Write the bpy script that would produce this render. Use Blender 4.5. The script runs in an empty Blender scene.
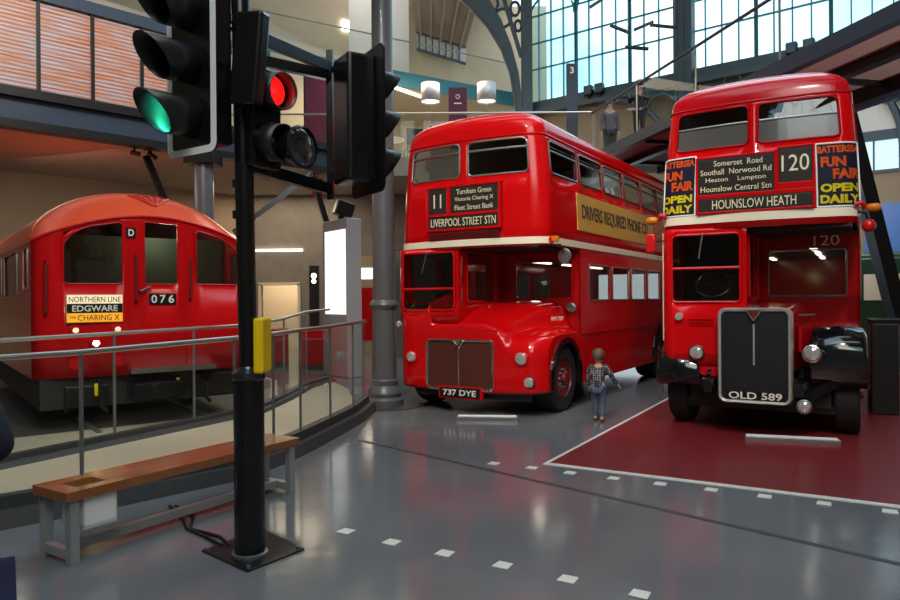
import bpy, math, random
from mathutils import Vector, Matrix
R_ = math.radians
PI = math.pi
SC = bpy.context.scene
COL = SC.collection
random.seed(7)

# ------------------------------------------------------------------ camera, world, light, exposure
cam = bpy.data.cameras.new('camera'); cam.lens = 28.0; cam.sensor_width = 36.0; cam.clip_end = 500
camo = bpy.data.objects.new('camera', cam); COL.objects.link(camo)
camo.matrix_world = Matrix.Translation((0, 0, 1.67)) @ Matrix.Rotation(PI/2 - 0.002, 4, 'X') @ Matrix.Rotation(-0.0074, 4, 'Z')
SC.camera = camo
SC.view_settings.view_transform = 'Standard'; SC.view_settings.look = 'None'
SC.view_settings.exposure = 0.2; SC.view_settings.gamma = 1.0; SC.view_settings.use_curve_mapping = False

world = bpy.data.worlds.new('sky'); SC.world = world; world.use_nodes = True
wn = world.node_tree.nodes; wl_ = world.node_tree.links
bg = wn['Background']; tc = wn.new('ShaderNodeTexCoord'); nz = wn.new('ShaderNodeTexNoise')
nz.inputs['Scale'].default_value = 2.6; nz.inputs['Detail'].default_value = 6
cr = wn.new('ShaderNodeValToRGB')
cr.color_ramp.elements[0].position = .36; cr.color_ramp.elements[0].color = (.24, .66, .92, 1)
cr.color_ramp.elements[1].position = .55; cr.color_ramp.elements[1].color = (1, 1, 1, 1)
wl_.new(tc.outputs['Generated'], nz.inputs['Vector']); wl_.new(nz.outputs['Fac'], cr.inputs['Fac'])
wl_.new(cr.outputs['Color'], bg.inputs['Color']); bg.inputs['Strength'].default_value = 1.9

def lamp(kind, loc, aim, power, color, size=.5, spot=None, name='hall_light', size_y=None):
    l = bpy.data.lights.new(name, kind); l.energy = power; l.color = color
    if kind == 'AREA':
        l.size = size
        if size_y: l.shape = 'RECTANGLE'; l.size_y = size_y
    else: l.shadow_soft_size = size
    if spot: l.spot_size = R_(spot); l.spot_blend = .6
    o = bpy.data.objects.new(name, l); COL.objects.link(o)
    o.location = loc; d = Vector(aim) - Vector(loc)
    o.rotation_euler = d.to_track_quat('-Z', 'Y').to_euler()
    return o
WARM = (1, .80, .56); NEUT = (1, .93, .84); COOL = (.66, .86, 1)
# hall spotlights hung under the roof, aimed at the vehicles
lamp('SPOT', (-1.6, 2.6, 9.4), (.5, 10.4, 2.9), 1850, (1, .88, .72), .2, 42)
lamp('SPOT', (1.6, .4, 9.4), (4.0, 8.6, 2.9), 1300, (1, .88, .74), .2, 40)
lamp('SPOT', (-1.2, 4.4, 7.2), (-4.2, 9.7, 1.9), 560, (1, .88, .72), .2, 38)
lamp('SPOT', (-2.4, 7.0, 7.5), (-3.3, 7.7, 0), 420, WARM, .2, 30)
lamp('SPOT', (-1.9, 10.0, 8.6), (-2.2, 10.2, 0), 330, WARM, .2, 36)
lamp('SPOT', (5.4, 7.0, 9.5), (2.6, 15.0, 4.4), 260, NEUT, .3, 50)
lamp('SPOT', (-2.6, 6.5, 9.5), (-6.6, 13.0, 6.3), 1500, NEUT, .3, 46)  # added spot that brightens the louvre panels, no fitting seen
lamp('SPOT', (-1.0, 7.5, 13.5), (-.5, 25.0, 10.5), 900, (.9, .95, 1), .4, 46)
lamp('AREA', (-1.0, 2.0, 13.5), (0, 6.0, 0), 330, COOL, 7)
lamp('AREA', (5.5, 13, 13.5), (4.0, 10.0, 3), 420, COOL, 6)
lamp('AREA', (0, -3.0, 9.0), (0, 6.0, 2), 300, NEUT, 5)
# warm light under the first floor, in the café and on the upper gallery
lamp('AREA', (-4.5, 18.6, 4.6), (-4.5, 18.8, 0), 110, WARM, 3)
lamp('AREA', (-8.2, 14.0, 4.5), (-7.6, 15.6, 0), 70, (1, .88, .70), 2.5)
lamp('AREA', (-1.0, 20.5, 8.4), (-1.0, 21.5, 5), 260, WARM, 4)
lamp('AREA', (-3.0, 24.0, 13.5), (-2.0, 25.5, 9), 90, NEUT, 3)
lamp('AREA', (8.5, 17.0, 4.6), (11.0, 17.6, 5), 60, NEUT, 1.5)
lamp('SPOT', (9.2, 6.5, .4), (6.2, 10.5, 5), 650, NEUT, .2, 60)  # added unseen uplight that lightens the footbridge soffit

# ------------------------------------------------------------------ materials
def mat(name, col, rough=.5, metal=0., noise=0., nscale=8., bump=0., coat=0., emit=None, estr=0., spec=None, bscale=None):
    m = bpy.data.materials.new(name); m.use_nodes = True
    nt = m.node_tree; b = nt.nodes['Principled BSDF']
    b.inputs['Base Color'].default_value = (*col, 1); b.inputs['Roughness'].default_value = rough
    b.inputs['Metallic'].default_value = metal
    if coat: b.inputs['Coat Weight'].default_value = coat; b.inputs['Coat Roughness'].default_value = .05
    if spec is not None: b.inputs['Specular IOR Level'].default_value = spec
    if emit: b.inputs['Emission Color'].default_value = (*emit, 1); b.inputs['Emission Strength'].default_value = estr
    t = nt.nodes.new('ShaderNodeTexCoord'); n = nt.nodes.new('ShaderNodeTexNoise')
    n.inputs['Scale'].default_value = nscale; n.inputs['Detail'].default_value = 5
    nt.links.new(t.outputs['Object'], n.inputs['Vector'])
    if noise:
        mx = nt.nodes.new('ShaderNodeMix'); mx.data_type = 'RGBA'
        mx.inputs['A'].default_value = (*[c*(1-noise) for c in col], 1); mx.inputs['B'].default_value = (*[min(1, c*(1+noise)) for c in col], 1)
        nt.links.new(n.outputs['Fac'], mx.inputs['Factor']); nt.links.new(mx.outputs['Result'], b.inputs['Base Color'])
    mr = nt.nodes.new('ShaderNodeMapRange'); mr.inputs['To Min'].default_value = max(0, rough-.05); mr.inputs['To Max'].default_value = min(1, rough+.05)
    nt.links.new(n.outputs['Fac'], mr.inputs['Value']); nt.links.new(mr.outputs['Result'], b.inputs['Roughness'])
    if bump:
        n2 = n
        if bscale:
            n2 = nt.nodes.new('ShaderNodeTexNoise'); n2.inputs['Scale'].default_value = bscale; nt.links.new(t.outputs['Object'], n2.inputs['Vector'])
        bp = nt.nodes.new('ShaderNodeBump'); bp.inputs['Strength'].default_value = bump; bp.inputs['Distance'].default_value = .01
        nt.links.new(n2.outputs['Fac'], bp.inputs['Height']); nt.links.new(bp.outputs['Normal'], b.inputs['Normal'])
    return m
def glass(name, tint, refl=.12, rough=.02, top=.8):
    m = bpy.data.materials.new(name); m.use_nodes = True; nt = m.node_tree
    nt.nodes.remove(nt.nodes['Principled BSDF']); out = nt.nodes['Material Output']
    tr = nt.nodes.new('ShaderNodeBsdfTransparent'); tr.inputs['Color'].default_value = (*tint, 1)
    gl = nt.nodes.new('ShaderNodeBsdfGlossy'); gl.inputs['Roughness'].default_value = rough
    lw = nt.nodes.new('ShaderNodeLayerWeight'); lw.inputs['Blend'].default_value = refl
    mr = nt.nodes.new('ShaderNodeMapRange'); mr.inputs['To Min'].default_value = .012 if top < .5 else .04; mr.inputs['To Max'].default_value = top
    mx = nt.nodes.new('ShaderNodeMixShader')
    nt.links.new(lw.outputs['Fresnel'], mr.inputs['Value']); nt.links.new(mr.outputs['Result'], mx.inputs['Fac'])
    nt.links.new(tr.outputs[0], mx.inputs[1]); nt.links.new(gl.outputs[0], mx.inputs[2]); nt.links.new(mx.outputs[0], out.inputs['Surface'])
    return m
M = {}
M['red'] = mat('bus_red', (.60, .003, .005), .13, spec=.42, noise=.06, nscale=3)
M['red_old'] = mat('bus_red_older', (.40, .003, .006), .16, spec=.4, noise=.08, nscale=3)
M['maroon'] = mat('bus_roof_maroon', (.46, .004, .010), .18, spec=.45, noise=.1)
M['trainred'] = mat('train_red', (.52, .004, .006), .22, spec=.25, noise=.06)
M['trainroof'] = mat('train_roof_warm_lit', (.74, .085, .035), .2, spec=.5, noise=.1)  # red roof with the orange of the warm light put into its colour
M['cream'] = mat('cream_paint', (.90, .80, .62), .35)
M['white'] = mat('white_paint', (.93, .93, .90), .4)
M['black'] = mat('black_paint', (.008, .008, .009), .35, noise=.2)
M['gloss'] = mat('gloss_black_wing', (.005, .006, .008), .12, coat=.8, bump=.15, nscale=5)
M['rubber'] = mat('tyre_rubber', (.012, .012, .012), .75, bump=.3, nscale=40)
M['chrome'] = mat('chrome', (.75, .73, .70), .15, metal=1)
M['silver'] = mat('silver_paint', (.55, .53, .50), .3, metal=.45)
M['hub'] = mat('hub_maroon', (.16, .012, .012), .35)
M['alu'] = mat('aluminium', (.55, .54, .52), .32, metal=1)
M['steel'] = mat('steel_grey', (.30, .30, .31), .4, metal=.8)
M['grille'] = mat('grille_mesh_red', (.10, .026, .018), .4)
M['grilleblk'] = mat('grille_mesh_black', (.018, .018, .020), .5)
M['blind'] = mat('blind_black', (.030, .026, .022), .25, coat=.6)
M['letter'] = mat('blind_lettering', (.85, .76, .55), .5)
M['lwhite'] = mat('lettering_white', (.85, .83, .76), .5)
M['navy'] = mat('poster_navy', (.012, .012, .035), .6, spec=.15)
M['orange'] = mat('poster_orange', (1, .16, .02), .6, spec=.15)
M['yellow'] = mat('poster_yellow', (1, .85, .02), .6, spec=.15)
M['adv'] = mat('advert_ochre', (.62, .36, .07), .4, noise=.08)
M['advtxt'] = mat('advert_lettering', (.03, .025, .02), .5)
M['amber'] = mat('amber_lens', (.62, .17, .01), .2)
M['redlens'] = mat('red_plastic', (.6, .01, .01), .2)
M['lens'] = mat('headlamp_glass', (.85, .85, .82), .08, metal=.7)
M['busglass'] = glass('bus_window_glass', (.42, .41, .37), .40)
M['clear'] = glass('clear_window_glass', (.62, .64, .62), .22)
M['balglass'] = glass('balustrade_glass', (.955, .975, .965), .08, .02, .30)
M['sash'] = mat('sash_grey_reflection', (.09, .088, .085), .15, spec=.6)  # flat grey stands in for the reflection on the lower sash
M['skyglass'] = glass('glazing_tinted', (.70, .97, 1.0), .05, .02, .2)
M['dark'] = mat('dark_interior', (.02, .016, .014), .7)
M['seat'] = mat('moquette_seat', (.10, .03, .03), .9, noise=.4, nscale=60)
M['wood'] = mat('bench_wood', (.30, .105, .035), .2, noise=.35, nscale=14, coat=.3)
M['frame'] = mat('bench_steel', (.40, .40, .41), .35, metal=.3)
M['iron'] = mat('iron_blue_grey', (.05, .085, .11), .45, noise=.15)
M['ironteal'] = mat('iron_teal', (.05, .22, .29), .45, noise=.15)
M['colgrey'] = mat('column_grey', (.10, .10, .108), .35, noise=.1, coat=.2)
M['tan'] = mat('plaster_tan', (.37, .33, .25), .85, noise=.08, nscale=2)
M['tandk'] = mat('plaster_brown', (.30, .235, .165), .85, noise=.12, nscale=2)
M['wallcream'] = mat('plaster_cream', (.60, .50, .36), .85, noise=.06, nscale=2)
M['wallwhite'] = mat('plaster_white', (.68, .68, .66), .8, noise=.04, nscale=2)
M['concrete'] = mat('wall_concrete', (.17, .155, .14), .8, noise=.3, nscale=3)
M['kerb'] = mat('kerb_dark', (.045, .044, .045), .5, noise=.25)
M['walk'] = mat('walkway_pale', (.50, .43, .32), .35, noise=.1, nscale=4)
M['carpet'] = mat('carpet_navy', (.012, .015, .05), .95, noise=.4, nscale=80)
M['redfloor'] = mat('red_floor', (.20, .018, .022), .33, noise=.12, nscale=3)
M['line'] = mat('white_floor_line', (.75, .72, .66), .4, noise=.1)
M['seam'] = mat('floor_seam', (.055, .055, .06), .4)
M['soffit'] = mat('soffit_mauve', (.34, .25, .24), .8, noise=.1)
M['navyiron'] = mat('beam_navy', (.03, .045, .075), .4, noise=.15)
M['yellowbox'] = mat('push_box_yellow', (.95, .62, .0), .4)
M['screen'] = mat('lit_screen', (.9, .9, .9), .4, emit=(.95, .98, 1), estr=.95)
M['shade'] = mat('lamp_shade_silver', (.62, .62, .64), .45, metal=.3)
M['glow'] = mat('lamp_glow', (1, .95, .85), .5, emit=(1, .92, .78), estr=4)
M['marker'] = mat('marker_lamp_lit', (.8, .7, .5), .4, emit=(1, .8, .5), estr=.5)
M['headglow'] = mat('headlamp_lit', (1, .9, .7), .4, emit=(1, .80, .50), estr=60)
M['strip'] = mat('strip_light', (1, .9, .75), .5, emit=(1, .86, .68), estr=3.5)
M['green_on'] = mat('signal_green_lit', (.1, .9, .6), .3, emit=(.05, 1, .62), estr=2.2)
M['red_on'] = mat('signal_red_lit', (.9, .02, .02), .3, emit=(1, .005, .005), estr=1.6)
M['signal'] = mat('signal_black', (.007, .007, .008), .22, noise=.2)
M['hood'] = mat('signal_hood_black', (.016, .016, .018), .38)
M['purple'] = mat('banner_purple', (.13, .012, .045), .6)
M['skin'] = mat('skin', (.52, .30, .20), .55)
M['hair'] = mat('hair_brown', (.09, .045, .02), .6, noise=.4, nscale=60)
M['jeans'] = mat('denim_blue', (.06, .085, .14), .9, noise=.35, nscale=50)
M['shirt'] = mat('shirt_dark', (.045, .04, .06), .9)
M['cloth'] = mat('dark_clothes', (.012, .013, .025), .9, noise=.3, nscale=20)
M['shoe'] = mat('shoe_grey', (.08, .07, .07), .6)
M['blue'] = mat('poster_blue', (.08, .20, .55), .4, noise=.5, nscale=1.2)
M['busgreen'] = mat('coach_green', (.015, .06, .03), .3, coat=.4)
M['lamp_in'] = mat('lit_train_interior', (.30, .28, .20), .6)

def pattern_shirt():
    m = M['shirt']; nt = m.node_tree; b = nt.nodes['Principled BSDF']
    t = nt.nodes.new('ShaderNodeTexCoord'); v = nt.nodes.new('ShaderNodeTexVoronoi'); v.inputs['Scale'].default_value = 34; v.inputs['Randomness'].default_value = .25
    c = nt.nodes.new('ShaderNodeValToRGB'); c.color_ramp.interpolation = 'CONSTANT'
    c.color_ramp.elements[0].color = (.45, .42, .44, 1); c.color_ramp.elements[1].color = (.03, .027, .05, 1); c.color_ramp.elements[1].position = .30
    nt.links.new(t.outputs['Object'], v.inputs['Vector']); nt.links.new(v.outputs['Distance'], c.inputs['Fac']); nt.links.new(c.outputs['Color'], b.inputs['Base Color'])
pattern_shirt()
def floor_mat():
    m = mat('polished_grey_floor', (.15, .155, .165), .14, nscale=1.3); nt = m.node_tree; b = nt.nodes['Principled BSDF']
    t = nt.nodes.new('ShaderNodeTexCoord'); n = nt.nodes.new('ShaderNodeTexNoise'); n.inputs['Scale'].default_value = .7; n.inputs['Detail'].default_value = 8
    c = nt.nodes.new('ShaderNodeValToRGB'); c.color_ramp.elements[0].color = (.128, .133, .143, 1); c.color_ramp.elements[1].color = (.175, .18, .19, 1)
    c.color_ramp.elements[0].position = .3; c.color_ramp.elements[1].position = .7
    nt.links.new(t.outputs['Object'], n.inputs['Vector']); nt.links.new(n.outputs['Fac'], c.inputs['Fac']); nt.links.new(c.outputs['Color'], b.inputs['Base Color'])
    n2 = nt.nodes.new('ShaderNodeTexNoise'); n2.inputs['Scale'].default_value = 5; nt.links.new(t.outputs['Object'], n2.inputs['Vector'])
    bp = nt.nodes.new('ShaderNodeBump'); bp.inputs['Strength'].default_value = .06; bp.inputs['Distance'].default_value = .02
    nt.links.new(n2.outputs['Fac'], bp.inputs['Height']); nt.links.new(bp.outputs['Normal'], b.inputs['Normal'])
    return m
M['floor'] = floor_mat()
def louvre_mat():
    m = mat('louvre_blind_copper', (.5, .2, .1), .35); nt = m.node_tree; b = nt.nodes['Principled BSDF']
    t = nt.nodes.new('ShaderNodeTexCoord'); mp = nt.nodes.new('ShaderNodeMapping'); mp.inputs['Scale'].default_value = (.9, .9, 26)
    n = nt.nodes.new('ShaderNodeTexNoise'); n.inputs['Scale'].default_value = 2.0; n.inputs['Detail'].default_value = 6
    c = nt.nodes.new('ShaderNodeValToRGB'); c.color_ramp.elements[0].color = (.72, .25, .10, 1); c.color_ramp.elements[1].color = (.62, .56, .62, 1)
    c.color_ramp.elements[0].position = .42; c.color_ramp.elements[1].position = .62
    nt.links.new(t.outputs['Object'], mp.inputs['Vector']); nt.links.new(mp.outputs['Vector'], n.inputs['Vector'])
    nt.links.new(n.outputs['Fac'], c.inputs['Fac'])
    wv = nt.nodes.new('ShaderNodeTexWave'); wv.bands_direction = 'Z'; wv.inputs['Scale'].default_value = 4.4; wv.inputs['Distortion'].default_value = .0
    rm_ = nt.nodes.new('ShaderNodeMapRange'); rm_.inputs['To Min'].default_value = .45; rm_.inputs['To Max'].default_value = 1.0
    mx = nt.nodes.new('ShaderNodeMix'); mx.data_type = 'RGBA'; mx.blend_type = 'MULTIPLY'; mx.inputs['Factor'].default_value = 1
    nt.links.new(t.outputs['Object'], wv.inputs['Vector']); nt.links.new(wv.outputs['Fac'], rm_.inputs['Value'])
    nt.links.new(c.outputs['Color'], mx.inputs['A']); nt.links.new(rm_.outputs['Result'], mx.inputs['B']); nt.links.new(mx.outputs['Result'], b.inputs['Base Color'])
    return m
M['louvre'] = louvre_mat()

# ------------------------------------------------------------------ mesh helpers
class MB:
    def __init__(s): s.v = []; s.f = []
    def quadpts(s, *p):
        i = len(s.v); s.v += [tuple(q) for q in p]; s.f.append(tuple(range(i, i+len(p)))); return s
    def box(s, x0, x1, y0, y1, z0, z1, mtx=None):
        i = len(s.v)
        P = [(x, y, z) for z in (z0, z1) for y in (y0, y1) for x in (x0, x1)]
        if mtx: P = [tuple(mtx @ Vector(p)) for p in P]
        s.v += P
        s.f += [tuple(i+k for k in q) for q in ((0, 2, 3, 1), (4, 5, 7, 6), (0, 1, 5, 4), (2, 6, 7, 3), (0, 4, 6, 2), (1, 3, 7, 5))]
        return s
    def bar(s, p, q, w, h=None, up=(0, 0, 1)):
        p = Vector(p); q = Vector(q); d = q-p; L = d.length; d.normalize(); u = Vector(up)
        if abs(d.dot(u)) > .98: u = Vector((0, 1, 0))
        a = d.cross(u).normalized(); b = a.cross(d); h = h or w
        m = Matrix((a, d, b)).transposed().to_4x4(); m.translation = p
        return s.box(-w/2, w/2, 0, L, -h/2, h/2, m)
    def rings(s, R, close=True, caps=True):
        n = len(R[0]); i0 = len(s.v)
        for r in R: s.v += [tuple(p) for p in r]
        for j in range(len(R)-1):
            for k in range(n if close else n-1):
                a = i0+j*n+k; b = i0+j*n+(k+1) % n
                s.f.append((a, b, b+n, a+n))
        if caps and close:
            s.f.append(tuple(i0+k for k in reversed(range(n)))); s.f.append(tuple(i0+(len(R)-1)*n+k for k in range(n)))
        return s
    def cyl(s, p, q, r, r2=None, n=16, caps=True):
        return s.lathe([(r, 0), (r if r2 is None else r2, (Vector(q)-Vector(p)).length)], p, Vector(q)-Vector(p), n, caps)
    def lathe(s, prof, o, axis, n=20, caps=True):
        d = Vector(axis).normalized(); t = Vector((0, 0, 1)) if abs(d.z) < .9 else Vector((1, 0, 0))
        a = d.cross(t).normalized(); b = d.cross(a); o = Vector(o)
        return s.rings([[o+d*z+(a*math.cos(2*PI*k/n)+b*math.sin(2*PI*k/n))*max(r, 1e-4) for k in range(n)] for r, z in prof], True, caps)
    def tube(s, pts, r, n=8, closed=False):
        P = [Vector(p) for p in pts]; R = []; m = len(P)
        for i in range(m):
            d = (P[(i+1) % m]-P[i-1]) if closed else (P[min(i+1, m-1)]-P[max(i-1, 0)])
            d.normalize(); t = Vector((0, 0, 1)) if abs(d.z) < .9 else Vector((.3, 1, 0))
            a = d.cross(t).normalized(); b = d.cross(a)
            R.append([P[i]+(a*math.cos(2*PI*k/n)+b*math.sin(2*PI*k/n))*r for k in range(n)])
        if closed: R.append(R[0])
        return s.rings(R, True, not closed)
    def prism(s, poly, fn, d0, d1):      # poly 2d, fn(a,b,d)->3d
        n = len(poly); i = len(s.v)
        s.v += [tuple(fn(a, b, d0)) for a, b in poly]+[tuple(fn(a, b, d1)) for a, b in poly]
        s.f.append(tuple(range(i, i+n))); s.f.append(tuple(reversed(range(i+n, i+2*n))))
        for k in range(n): s.f.append((i+k, i+(k+1) % n, i+n+(k+1) % n, i+n+k))
        return s
    def grid(s, fn, A, B, hole=None):
        i = len(s.v); nb = len(B)
        for a in A: s.v += [tuple(fn(a, b)) for b in B]
        for j in range(len(A)-1):
            for k in range(nb-1):
                if hole and hole((A[j]+A[j+1])/2, (B[k]+B[k+1])/2): continue
                q = i+j*nb+k; s.f.append((q, q+nb, q+nb+1, q+1))
        return s
    def sph(s, c, r, n=14, m=8, sc=(1, 1, 1)):
        c = Vector(c)
        return s.rings([[c+Vector((r*sc[0]*math.sin(PI*j/m+1e-3)*math.cos(2*PI*k/n), r*sc[1]*math.sin(PI*j/m+1e-3)*math.sin(2*PI*k/n), -r*sc[2]*math.cos(PI*j/m))) for k in range(n)] for j in range(m+1)])
    def build(s, name, m, parent=None, smooth=35, bevel=0, solid=0, sub=0, weld=False):
        me = bpy.data.meshes.new(name); me.from_pydata(s.v, [], s.f)
        me.materials.append(m); me.validate()
        import bmesh
        bm = bmesh.new(); bm.from_mesh(me)
        if weld: bmesh.ops.remove_doubles(bm, verts=bm.verts, dist=1e-4)
        bmesh.ops.recalc_face_normals(bm, faces=bm.faces); bm.to_mesh(me); bm.free()
        if smooth:
            me.shade_smooth(); me.set_sharp_from_angle(angle=R_(smooth))
        o = bpy.data.objects.new(name, me); COL.objects.link(o)
        if parent: o.parent = parent
        if solid: k = o.modifiers.new('solid', 'SOLIDIFY'); k.thickness = solid; k.offset = -1
        if bevel: k = o.modifiers.new('bevel', 'BEVEL'); k.width = bevel; k.segments = 2; k.limit_method = 'ANGLE'; k.angle_limit = R_(40)
        if sub: k = o.modifiers.new('sub', 'SUBSURF'); k.levels = sub; k.render_levels = sub
        return o
def empty(name, label, cat, loc=(0, 0, 0), rz=0, group=None):
    o = bpy.data.objects.new(name, None); COL.objects.link(o); o.location = loc; o.rotation_euler = (0, 0, rz)
    o['label'] = label; o['category'] = cat
    if group: o['group'] = group
    return o
def tag(o, label, cat, group=None, kind=None):
    o['label'] = label; o['category'] = cat
    if group: o['group'] = group
    if kind: o['kind'] = kind
    return o
def st(o): o['kind'] = 'structure'; return o
def copy_tree(o, parent=None):
    c = o.copy(); COL.objects.link(c)
    if parent: c.parent = parent
    for ch in list(o.children): copy_tree(ch, c)
    return c
def sub2(*a): return sorted(set(round(x, 4) for x in a))
def lin(a, b, n): return [a+(b-a)*i/n for i in range(n+1)]
def text(name, body, m, parent, o, w, h, right=(1, 0, 0), up=(0, 0, 1), bold=.0, ext=.004, spacing=1.0):
    """lettering fitted to a box w x h centred at o in the plane right/up"""
    cu = bpy.data.curves.new(name, 'FONT'); cu.body = body; cu.size = 1; cu.extrude = .01; cu.offset = bold; cu.align_x = 'CENTER'; cu.space_character = spacing; cu.resolution_u = 3
    to = bpy.data.objects.new(name, cu); COL.objects.link(to)
    bpy.context.view_layer.update()
    me = bpy.data.meshes.new_from_object(to.evaluated_get(bpy.context.evaluated_depsgraph_get()))
    bpy.data.objects.remove(to); bpy.data.curves.remove(cu)
    xs = [v.co.x for v in me.vertices]; ys = [v.co.y for v in me.vertices]
    cx, cy = (min(xs)+max(xs))/2, (min(ys)+max(ys))/2; sx, sy = w/(max(xs)-min(xs)), h/(max(ys)-min(ys))
    r, u = Vector(right).normalized(), Vector(up).normalized(); nn = r.cross(u); o = Vector(o)
    for v in me.vertices: v.co = o + r*((v.co.x-cx)*sx) + u*((v.co.y-cy)*sy) + nn*(v.co.z/.01*ext)
    me.materials.clear(); me.materials.append(m); me.name = name
    ob = bpy.data.objects.new(name, me); COL.objects.link(ob); ob.parent = parent
    return ob
def rrect(a0, a1, b0, b1, r, n=5):
    P = []
    for cx, cy, t in ((a1-r, b1-r, 0), (a0+r, b1-r, 90), (a0+r, b0+r, 180), (a1-r, b0+r, 270)):
        for k in range(n+1):
            th = R_(t+90*k/n); P.append((cx+r*math.cos(th), cy+r*math.sin(th), cx, cy, th))
    return P
def window(shell, P, a0, a1, b0, b1, r, parent, gm, fm, name='window', bead=.012, bars=(), off=.015):
    """fills the corners of a rectangular hole in `shell`, adds a bead frame and a pane; P(a,b,off)->3d"""
    rr = rrect(a0, a1, b0, b1, r); dense = []
    for i, q in enumerate(rr):
        dense.append(q); nx = rr[(i+1) % len(rr)]
        if q[2:4] != nx[2:4]:
            for k in (1, 2, 3): dense.append((q[0]+(nx[0]-q[0])*k/4, q[1]+(nx[1]-q[1])*k/4, None, None, None))
    ring = [(q[0], q[1]) for q in dense]; outer = []
    for q in dense:
        if q[2] is None: outer.append((q[0], q[1]))
        else:
            c, s_ = math.cos(q[4]), math.sin(q[4]); k = r/max(abs(c), abs(s_)); outer.append((q[2]+c*k, q[3]+s_*k))
    n = len(ring); i = len(shell.v)
    shell.v += [tuple(P(a, b, 0)) for a, b in outer]+[tuple(P(a, b, 0)) for a, b in ring]
    for k in range(n): shell.f.append((i+k, i+(k+1) % n, i+n+(k+1) % n, i+n+k))
    fb = MB().tube([P(a, b, .004) for a, b in ring], bead, 6, True)
    for bt in bars:      # ('h', level) or ('v', level)
        if bt[0] == 'h': fb.tube([P(a, bt[1], .002) for a in lin(a0+.01, a1-.01, 6)], bt[2] if len(bt) > 2 else .010, 6)
        else: fb.tube([P(bt[1], b, .002) for b in lin(b0+.01, b1-.01, 4)], .010, 6)
    fr = fb.build(name+'_frame', fm, parent)
    A = lin(a0, a1, 6); pm = MB(); ctr = P((a0+a1)/2, (b0+b1)/2, -off)
    pm.v.append(tuple(ctr)); pm.v += [tuple(P(a, b, -off)) for a, b in ring]
    for k in range(n): pm.f.append((0, 1+k, 1+(k+1) % n))
    pm.build('pane', gm, fr, smooth=60)
    return fr
def wheel(parent, x, y, r, w, side, hubm, name='wheel'):
    """wheel with axis along x; side=+1 shows its face towards +x"""
    t = MB().lathe([(r*.60, -w/2), (r*.92, -w/2), (r*.985, -w*.40), (r, -w*.25), (r, w*.25), (r*.985, w*.40), (r*.92, w/2), (r*.60, w/2), (r*.60, w*.2)], (x, y, r), (side, 0, 0), 40).build(name, M['rubber'], parent)
    MB().lathe([(r*.60, w*.42), (r*.57, w*.48), (r*.52, w*.2), (r*.36, w*.12), (r*.34, w*.35), (r*.18, w*.42), (r*.16, w*.62), (.001, w*.66)], (x, y, r), (side, 0, 0), 32).build('hub', hubm, t)
    nb = MB()
    for k in range(10):
        a = 2*PI*k/10; nb.cyl((x+side*w*.3, y+r*.27*math.cos(a), r+r*.27*math.sin(a)), (x+side*w*.50, y+r*.27*math.cos(a), r+r*.27*math.sin(a)), .018, n=6)
    nb.build('wheel_nuts', M['steel'], t)
    return t
def pnormal(f, a, b, e=1e-3):
    p = Vector(f(a, b)); n = (Vector(f(a+e, b))-p).cross(Vector(f(a, b+e))-p)
    return p, n.normalized()

# ------------------------------------------------------------------ structure
def poly_slab(name, pts, z0, z1, m, bevel=0):
    return st(MB().prism(pts, lambda a, b, d: (a, b, d), z0, z1).build(name, m, smooth=0, bevel=bevel))
FX0, FX1, FY0, FY1 = -15, 16, -7, 34
st(MB().box(FX0, FX1, FY0, FY1, -.2, 0).build('floor', M['floor'], smooth=0))
UF = Vector((.862, -.507, 0)); WF = Vector((.507, .862, 0)); A0 = Vector((.973, 7.034, 0))   # floor marking axes
def fl(a, b, o=A0): q = o+UF*a+WF*b; return (q.x, q.y)
poly_slab('floor_red', [fl(0, 0), fl(9.5, 0), fl(9.5, 13), fl(0, 13)], 0, .004, M['redfloor'])
poly_slab('trim_1', [fl(-.04, -.05), fl(9.5, -.05), fl(9.5, .03), fl(-.04, .03)], 0, .007, M['line'])
poly_slab('trim_2', [fl(-.04, .03), fl(0.0, .03), fl(0.0, 6), fl(-.04, 6)], 0, .007, M['line'])
sq = Vector((.70, -.714)); sn = Vector((.714, .70))
poly_slab('trim_3', [tuple(Vector((-1.08, 8.28))+sq*t+sn*n) for t, n in ((0, -.03), (7.2, -.03), (7.2, .03), (0, .03))], 0, .003, M['seam'])
poly_slab('trim_4', [(-2.86, 4.58), (-2.30, 3.70), (-2.6, 3.2), (-3.9, 4.1)], 0, .006, M['carpet'])
# hall shell
st(MB().box(FX0, FX1, FY0-.3, FY0, 0, 5.5).box(FX0, -8, FY0-.3, FY0, 5.5, 15).box(8, FX1, FY0-.3, FY0, 5.5, 15).box(-8, 8, FY0-.3, FY0, 12.5, 15).box(-8, 8, FY0-.3, FY0, 5.5, 8).box(-8, -5, FY0-.3, FY0, 8, 12.5).box(5, 8, FY0-.3, FY0, 8, 12.5).build('wall_front', M['tandk'], smooth=0))
f = MB()
for k in range(11): f.box(-5.04+k, -4.96+k, FY0-.2, FY0-.1, 8, 12.5)
for z in (8.0, 9.5, 11.0, 12.4): f.box(-5, 5, FY0-.2, FY0-.1, z, z+.1)
fr = st(f.build('window_10', M['iron'], smooth=0))  # unseen glazing added so the bus fronts catch daylight and a bright reflection
MB().quadpts((-5, FY0-.15, 8), (5, FY0-.15, 8), (5, FY0-.15, 12.5), (-5, FY0-.15, 12.5)).build('pane', M['skyglass'], fr, smooth=0)
st(MB().box(FX0-.3, FX0, FY0, FY1, 0, 15).build('wall_left', M['tandk'], smooth=0))
st(MB().box(FX1, FX1+.3, FY0, 15.6, 0, 15).build('wall_right', M['tandk'], smooth=0))
ceil = MB()
for y0, y1 in ((-7.3, -2), (0, 5), (7, 10), (12.5, 16)): ceil.box(FX0-.3, FX1+.3, y0, y1, 15, 15.3)
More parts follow.
